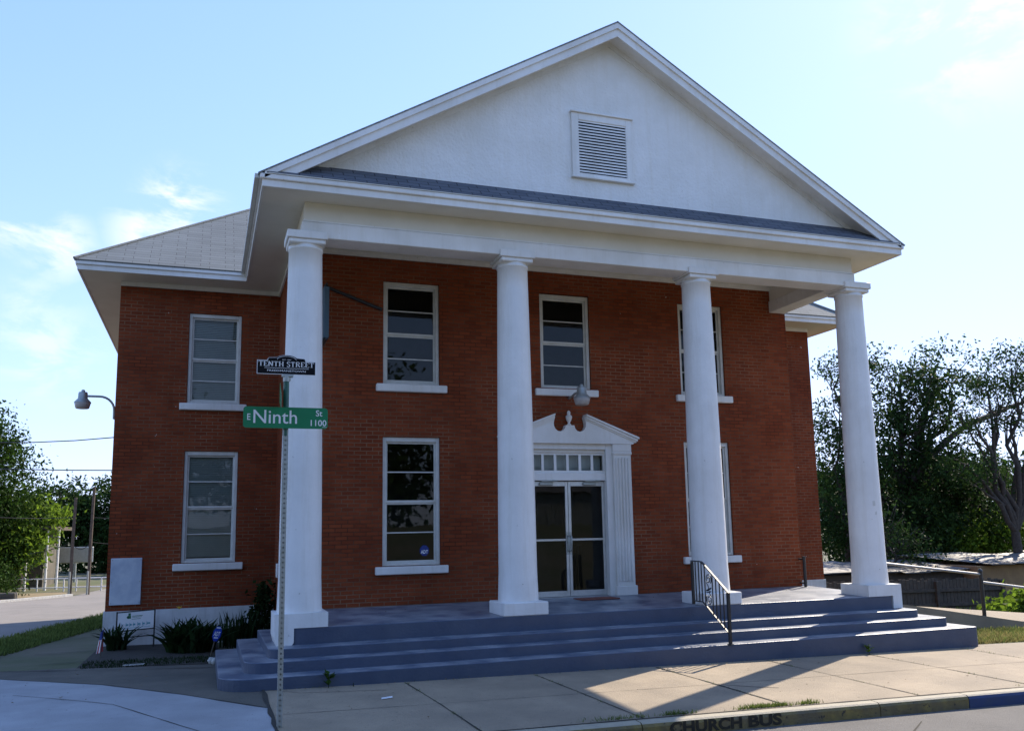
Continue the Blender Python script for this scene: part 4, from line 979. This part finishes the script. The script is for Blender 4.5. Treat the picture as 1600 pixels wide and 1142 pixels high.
tree('hedge_bush', G(-8.0, 22.6), [B(-8.3, 22.6, -.3, .55, 1), B(-9.2, 22.4, -.25, .7, 1)], 6000, .1, LEAFM, 'low green bush beside a planter on the far verge', 'bush', trunk_r=.05, th=-.6, twigs=3)
# right side
def dead_limb(mb):
    limb(mb, (27.2, 17, 3.0), (30.2, 17, 5.25), .17, .13, .1, 6); limb(mb, (30.2, 17, 5.25), (35.5, 17, 6.7), .13, .07, .12, 8)
tree('backyard_tree', G(27.5, 17.5), [B(26.6, 17.5, 4.6, 2.2, 2.5), B(27.5, 17.5, 7.2, 1.9, .75), B(29.6, 17.5, 8.1, 1.8, .6), B(28.4, 17, 5.8, 1.9, 1.1), B(31.0, 18, 7.0, 1.4, .35), B(25.4, 17.5, 2.4, 2.0, 2.2), B(28.5, 17, 3.2, 2.0, 2.6), B(30.6, 17, 2.2, 2.2, 2.6), B(26.8, 16.5, .8, 1.8, 2), B(29.5, 16.5, .9, 2.0, 2)], 34000, .17, LEAFD, 'tall dark spreading tree behind the shed right of the last column', group='trees behind the shed', trunk_r=.3, th=1.6, clump=.42, twigs=11, per=85, extra=dead_limb)
tree('backyard_tree', G(23.6, 17), [B(23.4, 17, 5.4, 1.3, 1), B(23.9, 17, 3.4, 1.5, 1.8), B(23.2, 17, 1.6, 1.3, 1.5), B(24.8, 17, 6.6, 1.1, .9), B(24.0, 17, 7.7, 1.0, .6), B(25.4, 17, 8.1, .8, .4), B(23.9, 16.5, .4, 1.4, 1.4)], 10500, .15, LEAFD, 'thin leafed tree between the right wing and the last column', group='trees behind the shed', trunk_r=.16, th=1.0, clump=.36, twigs=12, per=50)
def bare(mb):
    base = (28.55, 13.2)
    for (p, q, r0, r1) in (((28.6, 13.2, .9), (27.3, 13.4, 4.6), .13, .03), ((28.6, 13.2, .9), (30.6, 13.2, 3.6), .14, .05), ((27.9, 13.3, 2.6), (28.4, 13.3, 6.2), .07, .02), ((30.0, 13.2, 2.8), (31.2, 13.2, 6.4), .07, .02), ((27.5, 13.4, 3.8), (26.3, 13.4, 5.4), .05, .012), ((28.2, 13.2, 1.7), (26.6, 13.2, 2.6), .08, .02), ((29.4, 13.2, 2.1), (28.9, 13.4, 5.2), .05, .015), ((28.3, 13.3, 4.6), (27.4, 13.3, 6.6), .035, .01), ((28.4, 13.3, 5.4), (29.4, 13.3, 7.2), .03, .01), ((30.6, 13.2, 4.6), (29.7, 13.2, 7.0), .035, .01)):
        pts = limb(mb, p, q, r0, r1, .25, 7)
        for _ in range(5):
            s = pts[random.randint(2, 7)]; d = Vector((random.uniform(-1, 1), random.uniform(-.4, .4), random.uniform(-.2, 1))); limb(mb, s, Vector(s)+d*random.uniform(.5, 1.2), .02, .006, .3, 4, 4)
tree('backyard_tree', G(28.5, 13.2), [B(29.2, 13.2, 7.3, 1.2, 1.2), B(27.8, 13.2, 6.3, .9, .8), B(30.9, 13.2, 6.6, 1.3, 1.2), B(29.2, 13.4, 5.4, .9, .6), B(27.2, 13.4, 5.0, .8, .5), B(30.8, 13.2, 4.7, .8, .6), B(26.6, 13.4, 3.4, .9, .6), B(28.3, 13.6, 2.9, .9, .5)], 7800, .13, LEAFD, 'half bare tree with forked trunk standing at the right edge', group='trees behind the shed', trunk_r=.2, th=.8, clump=.3, extra=bare, twigs=7)
tree('backyard_tree', G(33, 22), [B(27, 22, 1.6, 2.4, 1.3), B(30, 22, 2.4, 2.6, 1.5), B(33.5, 22, 2.2, 2.5, 1.5), B(36.8, 22, 1.0, 2.2, 1.2), B(32, 21, .2, 2.6, 1.4), B(28.5, 21, .0, 2.4, 1.3)], 30000, .2, LEAFD, 'dark low tree mass filling the yard behind the tall spreading tree', group='trees behind the shed', trunk_r=.25, th=.4, clump=.45, per=40)
tree('backyard_tree', G(42, 30), [B(40.5, 30, 2.0, 3.0, 2), B(44, 30, 3.2, 3.2, 2), B(48, 30, 3.0, 3.2, 2), B(37, 30, 2.0, 3.0, 2), B(33.5, 30, 2.0, 3.0, 2), B(52, 30, 2.2, 3.2, 2)], 20000, .28, LEAFM, 'bright green sunlit trees low behind the half bare tree', group='trees behind the shed', trunk_r=.3, th=.2)
tree('backyard_bush', G(31, 15.5), [B(29.5, 15.5, .4, 1.1, 1), B(31.0, 15.5, .6, 1.3, 1.2), B(32.5, 15.5, .8, 1.4, 1.2), B(27.8, 15.5, .2, .9, .8)], 9000, .16, LEAFY, 'yellow green bush catching the sun behind the shed roof', 'bush', trunk_r=.08, th=-.6, twigs=4)
tree('backyard_bush', G(16.6, 3.4), [B(16.5, 3.4, -.95, .35, 1), B(17.2, 3.5, -.85, .45, 1.2), B(18.0, 3.6, -.8, .5, 1.2)], 2600, .13, LEAFY, 'low leafy weeds growing beyond the ramp railing', 'bush', trunk_r=.02, th=-1.15, clump=.16, aspect=1.6, twigs=3)
tree('dry_shrub', G(20.6, 11.6), [B(20.5, 11.6, 1.0, 1.2, 1, rz=1.2), B(21.6, 11.8, .4, 1.1, 1)], 1500, .12, LEAFD, 'twiggy bare shrub between the brick wing and the last column', 'shrub', trunk_r=.06, th=-.6, twigs=34, clump=.3)
# canna / iris clumps
def blades(mb, cx, cy, n, h, spread, wd, lean=.5):
    for _ in range(n):
        a = random.uniform(0, 2*PI); r = spread*math.sqrt(random.random())*.7; x, y = cx+r*math.cos(a), cy+r*math.sin(a); z = gz(x, y)
        hh = h*random.uniform(.55, 1.1); b = random.uniform(0, 2*PI); ln = lean*random.uniform(.1, 1); w_ = wd*random.uniform(.7, 1.3); n_ = 5; v = []
        for k in range(n_+1):
            t = k/n_; px, py = x+math.cos(b)*ln*hh*t*t, y+math.sin(b)*ln*hh*t*t; pz = z+hh*(t-.22*ln*t*t); ww = w_*math.sin(PI*min(1, .12+t*.88))**.7*(1 if k < n_ else .02)/2
            sx, sy = -math.sin(b+.6)*ww, math.cos(b+.6)*ww; v += [(px-sx, py-sy, pz), (px+sx, py+sy, pz)]
        mb.add(v, [[2*k, 2*k+1, 2*k+3, 2*k+2] for k in range(n_)], True)
for (cx, cy, n, h, sp, wd, ln, lab) in ((-1.42, 3.5, 260, .60, .55, .07, 1.25, 'tall dark canna clump with broad blades and a yellow flower'), (-.72, 4.05, 90, .62, .42, .035, .3, 'row of narrow upright iris blades behind the bottom step'), (-2.66, 4.25, 60, .46, .24, .055, 1.2, 'small spiky plant left of the framed yard sign'), (-.35, 4.3, 60, .62, .3, .05, .5, 'dark leafy plant beside the left column base')):
    m = MB(); blades(m, cx, cy, n, h, sp, wd, ln); t = thing('bed_plant', G(cx, cy), lab, 'plant', 'plants in the flower bed'); obj('foliage', m, LEAFB, t)
    if 'yellow' in lab:
        m = MB()
        for k in range(7):
            a = k*2*PI/7; c0 = (cx-.22, cy-.3, gz(cx, cy)+.74); m.add([c0, (c0[0]+.03*math.cos(a)-.012*math.sin(a), c0[1]+.03*math.sin(a), c0[2]+.03), (c0[0]+.055*math.cos(a), c0[1]+.03*math.sin(a), c0[2]+.06), (c0[0]+.03*math.cos(a)+.012*math.sin(a), c0[1]+.03*math.sin(a), c0[2]+.03)], [(0, 1, 2, 3)])
        obj('flower', m, YEL, t)
t = thing('climbing_shrub', G(-.2, 4.4), 'loose dark climber against the brick corner beside the porch', 'shrub', None)
V, F = leaves(crown_points([(-.22, 4.55, -.25, .25, .2, .4, 1), (-.2, 4.5, .15, .14, .13, .25, .4)], 800, .2, .1, 14), .1, 1.8); me = fast_mesh('foliage', V-np.array(t.location), F, None); obj('foliage', me, LEAFB, t)
m = MB(); limb(m, G(-.2, 4.5), (-.22, 4.6, .3), .02, .008, .2); obj('stem', m, BARK, t)
# grasses
def grass(n, pts_fn, hgt, wd=.008, h=gz):
    P = np.array([pts_fn() for _ in range(n)]); Zs = np.array([h(x, y) for x, y in P]); a = rng.uniform(0, 2*PI, n); b = rng.uniform(0, 2*PI, n); hh = hgt*rng.uniform(.4, 1.3, n); ln = rng.uniform(.1, .9, n)*hh
    base = np.column_stack([P, Zs]); sx = np.column_stack([np.cos(a), np.sin(a), np.zeros(n)])*wd; ld = np.column_stack([np.cos(b)*ln, np.sin(b)*ln, hh])
    v0, v1 = base-sx, base+sx; v2, v3 = base+ld*1.0+sx*.2, base+ld*1.0-sx*.2
    return np.stack([v0, v1, v2, v3], 1).reshape(-1, 3), np.arange(4*n).reshape(-1, 4)
def grass_obj(name, n, fn, hgt, m_, label, wd=.008, h=gz):
    V, F = grass(n, fn, hgt, wd, h); o = obj(name, fast_mesh(name, V, F, None), m_); o['kind'] = 'stuff'; o['label'] = label; o['category'] = 'grass'; return o
U = random.uniform
def left_strip():
    y = U(2.6, 17); return (L1(y)-U(.0, 1.15), y)
grass_obj('verge_grass', 15000, left_strip, .09, GRASS, 'green grass strip between pavement and side street', .012)
def kerb_weed():
    c = random.choice([(4.55, .35), (4.75, .35), (4.9, .3), (4.7, .3), (5.3, .2), (3.6, .25), (2.9, .5), (8.9, .35), (9.2, .4)]); return (random.gauss(c[0], c[1]*.4), -4.19+abs(random.gauss(0, .05))+(.06*random.random() if c[0] > 9 else 0))
grass_obj('kerb_grass', 1700, kerb_weed, .045, GRASS, 'tufts of grass growing along the back of the kerb', .006)
def joint_weed():
    x = random.choice([1.27, 3.05, 4.9, 6.75, 8.6, 10.5, 12.4, 14.3, 0.0]); 
    if x == 0.0: return (U(-.5, 11), -1.29-abs(random.gauss(0, .02)))
    y = -1.4-2.8*random.random()**2 if random.random() < .5 else random.choice([-1.9, -3.3, -4.1])+random.gauss(0, .06); t = (-1.35-y)/2.87; return (x-.05+.15*t+random.gauss(0, .012), y)
grass_obj('joint_weeds', 900, joint_weed, .03, GRASS, 'tiny weeds growing in the joints of the sidewalk', .004)
grass_obj('yard_grass', 4200, lambda: (10.98+abs(random.gauss(0, 2.4)), U(-.95, .75)), .075, GRASS, 'rough grass in the yard right of the steps', .01)
grass_obj('dry_grass', 7500, lambda: (10.98+abs(random.gauss(0, 1.6)), U(-1.0, .8)), .07, DRYG, 'dry yellow grass mixed into the yard right of the steps', .009)
grass_obj('bed_grass', 1600, lambda: (U(-2.95, -1.1), U(1.8, 2.6)), .05, LEAFB, 'short dark grass along the edge of the flower bed', .008)
grass_obj('backyard_grass', 9000, lambda: (U(13, 32), U(2.4, 9.5)), .25, LEAFM, 'long green grass in the yard beyond the ramp', .02)
def weed(x, y, h, n, lab, m_=LEAFY, yy=None):
    m = MB(); z = gz(x, y)
    for k in range(n):
        a = random.uniform(0, 2*PI); l = h*random.uniform(.5, 1); zz = z+h*random.uniform(.1, .8); c = Vector((x, y, zz)); d = Vector((math.cos(a), math.sin(a)*.6-.25, random.uniform(.1, .7))).normalized()*l*.6; s = d.cross(Vector((0, 0, 1))).normalized()*l*.16
        m.add([c, c+d*.5+s, c+d, c+d*.5-s], [(0, 1, 2, 3)])
    t = thing('step_weed', (x, y, z), lab, 'weed', 'weeds at the foot of the steps'); obj('foliage', m, m_, t); m = MB(); m.tube([(x, y, z), (x, y, z+h*.8)], .004, 5); obj('stem', m, LEAFB, t)
weed(8.62, -1.33, .2, 16, 'bright green weed growing against the right part of the bottom step'); weed(.24, -1.36, .22, 16, 'dark green weed at the foot of the step right of the sign post', LEAFM)
weed(.55, -1.36, .07, 8, 'tiny weed in the joint below the bottom step', LEAFM)
# litter
def lit():
    r = random.random()
    if r < .35: return (U(-.5, 11), -1.30-abs(random.gauss(0, .12)), None)
    if r < .6: return (U(-.5, 15), U(-4.2, -1.4), None)
    if r < .8: return (U(-3.5, -.7), U(-1.5, 2.2), None)
    if r < .9: return (U(.5, 10), U(.9, 1.85), .052)
    k = random.randint(1, 3); return (U(-.2, 10.2), steps[k][2]+.30*U(.7, .98), steps[k][3]+.006)
P_ = []
for _ in range(330):
    x, y, z = lit(); P_.append((x, y, (gz(x, y)+.026) if z is None else z))
V, F = leaves(np.array(P_), .038, 1.7, 0); Vr = V.reshape(-1, 4, 3); Vr[:, :, 2] = Vr[:, :1, 2]+(Vr[:, :, 2]-Vr[:, :1, 2])*.25+.004
o = obj('leaf_litter', fast_mesh('leaf_litter', Vr.reshape(-1, 3), F, None), mat('dead_leaf', (.20, .13, .06), (.10, .07, .035), 30, .9)); o['kind'] = 'stuff'; o['label'] = 'dead leaves and grit scattered on the pavement and steps'; o['category'] = 'litter'
m = MB(); z = gz(.75, -2.3)+.02; m.add([(.72, -2.32, z), (.86, -2.28, z), (.87, -2.24, z+.012), (.74, -2.25, z+.006)], [(0, 1, 2, 3)]); tag(obj('paper_scrap', m, SWHITE, loc=(.78, -2.28, z)), 'scrap of white paper lying on the shaded sidewalk', 'litter')

# ------------------------------------------------------------------ far things, left
def pole(x, y, h, label, tr=False):
    t = thing('utility_pole', G(x, y), label, 'pole', 'utility poles at the street end'); z = gz(x, y)
    m = MB(); m.tube([(x, y, z-.2), (x, y, z+h*.5), (x+.03, y, z+h)], [.06, .055, .05], 10); obj('pole', m, WOODP, t)
    m = MB(); m.tube([(x-.02, y-.12, z), (x-.02, y-.14, z+.85)], .035, 8); obj('conduit', m, GALV, t)
    return t
pole(-5.78, 22.9, 3.5, 'left one of the two dark utility poles at the street end'); pole(-5.22, 23.2, 3.9, 'right one of the two dark utility poles at the street end')
def wires(name, lst, label):
    m = MB()
    for a, b, sag in lst:
        a, b = Vector(a), Vector(b); P = []
        for k in range(15): t = k/14; p = a.lerp(b, t); p.z -= sag*4*t*(1-t); P.append(p)
        m.tube(P, .011, 5)
    o = obj(name, m, WIRE, loc=lst[0][0]); tag(o, label, 'cable', 'overhead cables'); return o
wires('overhead_cable', [((XL, 6.5, 3.28), (-16, 17, 6.4), .9)], 'upper cable running left from the brick side wall')
wires('overhead_cable', [((XL, 6.8, 2.62), (-16, 15, 4.1), .25)], 'lower cable running left from the brick side wall')
wires('overhead_cable', [((-5.78, 22.9, 2.0), (-13, 18, 3.0), .35), ((-5.22, 23.2, 2.0), (3, 26, 2.2), .2)], 'low cables strung through the two utility poles')
wires('overhead_cable', [((-5.78, 22.9, 1.05), (-5.22, 23.2, 1.1), .22), ((-5.22, 23.2, 1.1), (-2, 24.5, 1.0), .1), ((-5.78, 22.9, 1.1), (-7.4, 24, .7), .05)], 'looping pale cable slung between the two utility poles')
# white posted canopy building, billboard board, barrier
c0 = thing('canopy_building', G(-7.6, 27), 'low white building with white posts half hidden by trees', 'building')
m = MB(); m.box(-9.6, -7.6, 29, 33, -1.0, 1.6); obj('wall', m, SIDEWALK2, c0)
m = MB(); m.box(-9.8, -7.0, 26.4, 33.2, 1.6, 1.75); obj('roof', m, FENCE, c0)
for x, y in ((-7.85, 26.5), (-7.15, 26.6), (-6.85, 27.3)):
    m = MB(); m.tube([(x, y, -1), (x, y, 1.6)], .055, 10); obj('post', m, WHITE, c0)
bb = thing('roadside_board', G(-7.4, 33), 'grey rectangular board on a post behind the utility poles', 'sign')
m = MB(); m.bbox(-7.6, -6.15, 33, 33.1, .12, .85, .03); obj('board', m, GALV, bb); m = MB(); m.tube([(-6.9, 33.1, -1), (-6.9, 33.1, .15)], .06, 8); obj('post', m, GALV, bb)
br = thing('pipe_barrier', G(-6.0, 25), 'white pipe barrier standing across the street end', 'barrier')
m = MB()
for z in (-.28, -.62): m.tube([(-8.2, 26, z), (-5.0, 25.4, z), (-2, 25.9, z)], .022, 8)
obj('rail', m, WHITE, br)
for x, y in ((-7.3, 25.85), (-6.35, 25.65), (-5.9, 25.57), (-5.0, 25.4)):
    m = MB(); m.tube([(x, y, gz(x, y)-.1), (x, y, -.26)], .026, 8); obj('post', m, WHITE, br)
m = MB(); m.bbox(-8.1, -7.3, 21.7, 22.2, -.95, -.55, .03); pl_ = tag(obj('planter_wall', m, SIDEWALK2, loc=(-7.7, 22, -.9)), 'low concrete planter on the dry verge across the side street', 'planter')

# ------------------------------------------------------------------ far things, right
sh = thing('backyard_shed', G(23, 11), 'long low shed with patched tin roof beyond the ramp', 'shed')
m = MB(); m.box(22.6, 30.2, 9.6, 13.0, -2.2, -.22); obj('wall', m, TAN, sh)
m = MB(); m.box(15.4, 22.59, 10.2, 13.0, -2.2, -.36); obj('dark_wall', m, FENCE, sh)
m = MB()
for i in range(16):
    x = 15.0+i*.98; dz = random.uniform(-.02, .03); sag = .05*math.sin(i*.9)
    z0 = (-.30 if x < 22.3 else -.17)+dz+sag; y0 = 9.9 if x < 22.3 else 9.25
    m.add([(x, y0, z0), (x+1.02, y0+random.uniform(-.06, .06), z0+random.uniform(-.02, .03)), (x+1.02, 13.4, z0+.22), (x, 13.4, z0+.2)], [(0, 1, 2, 3)])
    m.add([(x, y0, z0-.03), (x+1.02, y0, z0-.03), (x+1.02, y0, z0), (x, y0, z0)], [(0, 1, 2, 3)])
obj('tin_roof', m, TIN, sh)
m = MB(); m.bar((23.2, 9.57, -1.15), (29, 9.57, -1.0), .04, .07); obj('ledger', m, FENCE, sh)
fe = thing('board_fence', G(19, 8.4), 'dark weathered board fence in front of the shed', 'fence')
m = MB(); x = 14.6
while x < 22.3:
    wd = .13; y = 8.4; zt = -.36+random.uniform(-.05, .03)-.02*(x-14); m.bbox(x, x+wd, y, y+.022, gz(x, y)-.2, zt, .004); x += wd+random.uniform(.004, .014)
obj('board', m, FENCE, fe)
m = MB()
for z in (-.72, -1.15): m.bar((14.6, 8.365, z), (22.3, 8.365, z-.12), .05, .09)
obj('rail', m, FENCE, fe)
for x in (15.0, 17.3, 19.6, 22.2):
    m = MB(); m.bbox(x-.06, x+.06, 8.29, 8.39, gz(x, 8.3)-.3, -.42-.02*(x-14), .008); obj('post', m, FENCE, fe)

# ------------------------------------------------------------------ across the street (shed seen in the glass, trees added)
os_ = thing('opposite_shed', G(17.5, -28), 'corrugated metal shed across the street mirrored in the door glass', 'shed')
m = MB(); P = []
for i in range(60): x = 14+i*.115; P += [(x, -26), (x+.05, -26), (x+.06, -26.05), (x+.105, -26.05)]
m.add([(x, y, z) for z in (.6, 3.1) for x, y in P], [[i, i+1, len(P)+i+1, len(P)+i] for i in range(len(P)-1)]); m.box(14, 20.9, -31, -26.06, .6, 3.09); obj('wall', m, GALV, os_)
m = MB(); roof_slab(m, [(13.7, -25.6, 3.1), (21.2, -25.6, 3.1), (21.2, -28.5, 4.6), (13.7, -28.5, 4.6)]); roof_slab(m, [(13.7, -31.4, 3.1), (13.7, -28.5, 4.6), (21.2, -28.5, 4.6), (21.2, -31.4, 3.1)]); obj('roof', m, TIN, os_)
for x, hgt, lab in ((-34, 11, 'leftmost tall tree'), (-25, 12, 'second tall tree from the left'), (-16, 11, 'third tall tree from the left'), (-6, 11, 'fourth tall tree from the left'), (5, 11, 'tall tree left of the metal shed'), (27, 12, 'tall tree right of the metal shed'), (36, 11, 'rightmost tall tree')):
    y = -27  # tree row added behind the camera to shield the facade from sky light
    tree('sky_block_tree', G(x, y), [B(x, y, hgt*.62, 4.2, 3, rz=hgt*.36), B(x-3, y, hgt*.4, 3, 1.4), B(x+3, y, hgt*.45, 3, 1.4), B(x, y+1.5, hgt*.25, 3.4, 1.6)], 15000, .4, LEAFM, lab+' in the unseen row added to block sky light', trunk_r=.3, th=2, group='unseen trees added to block sky light', clump=.6, twigs=2)
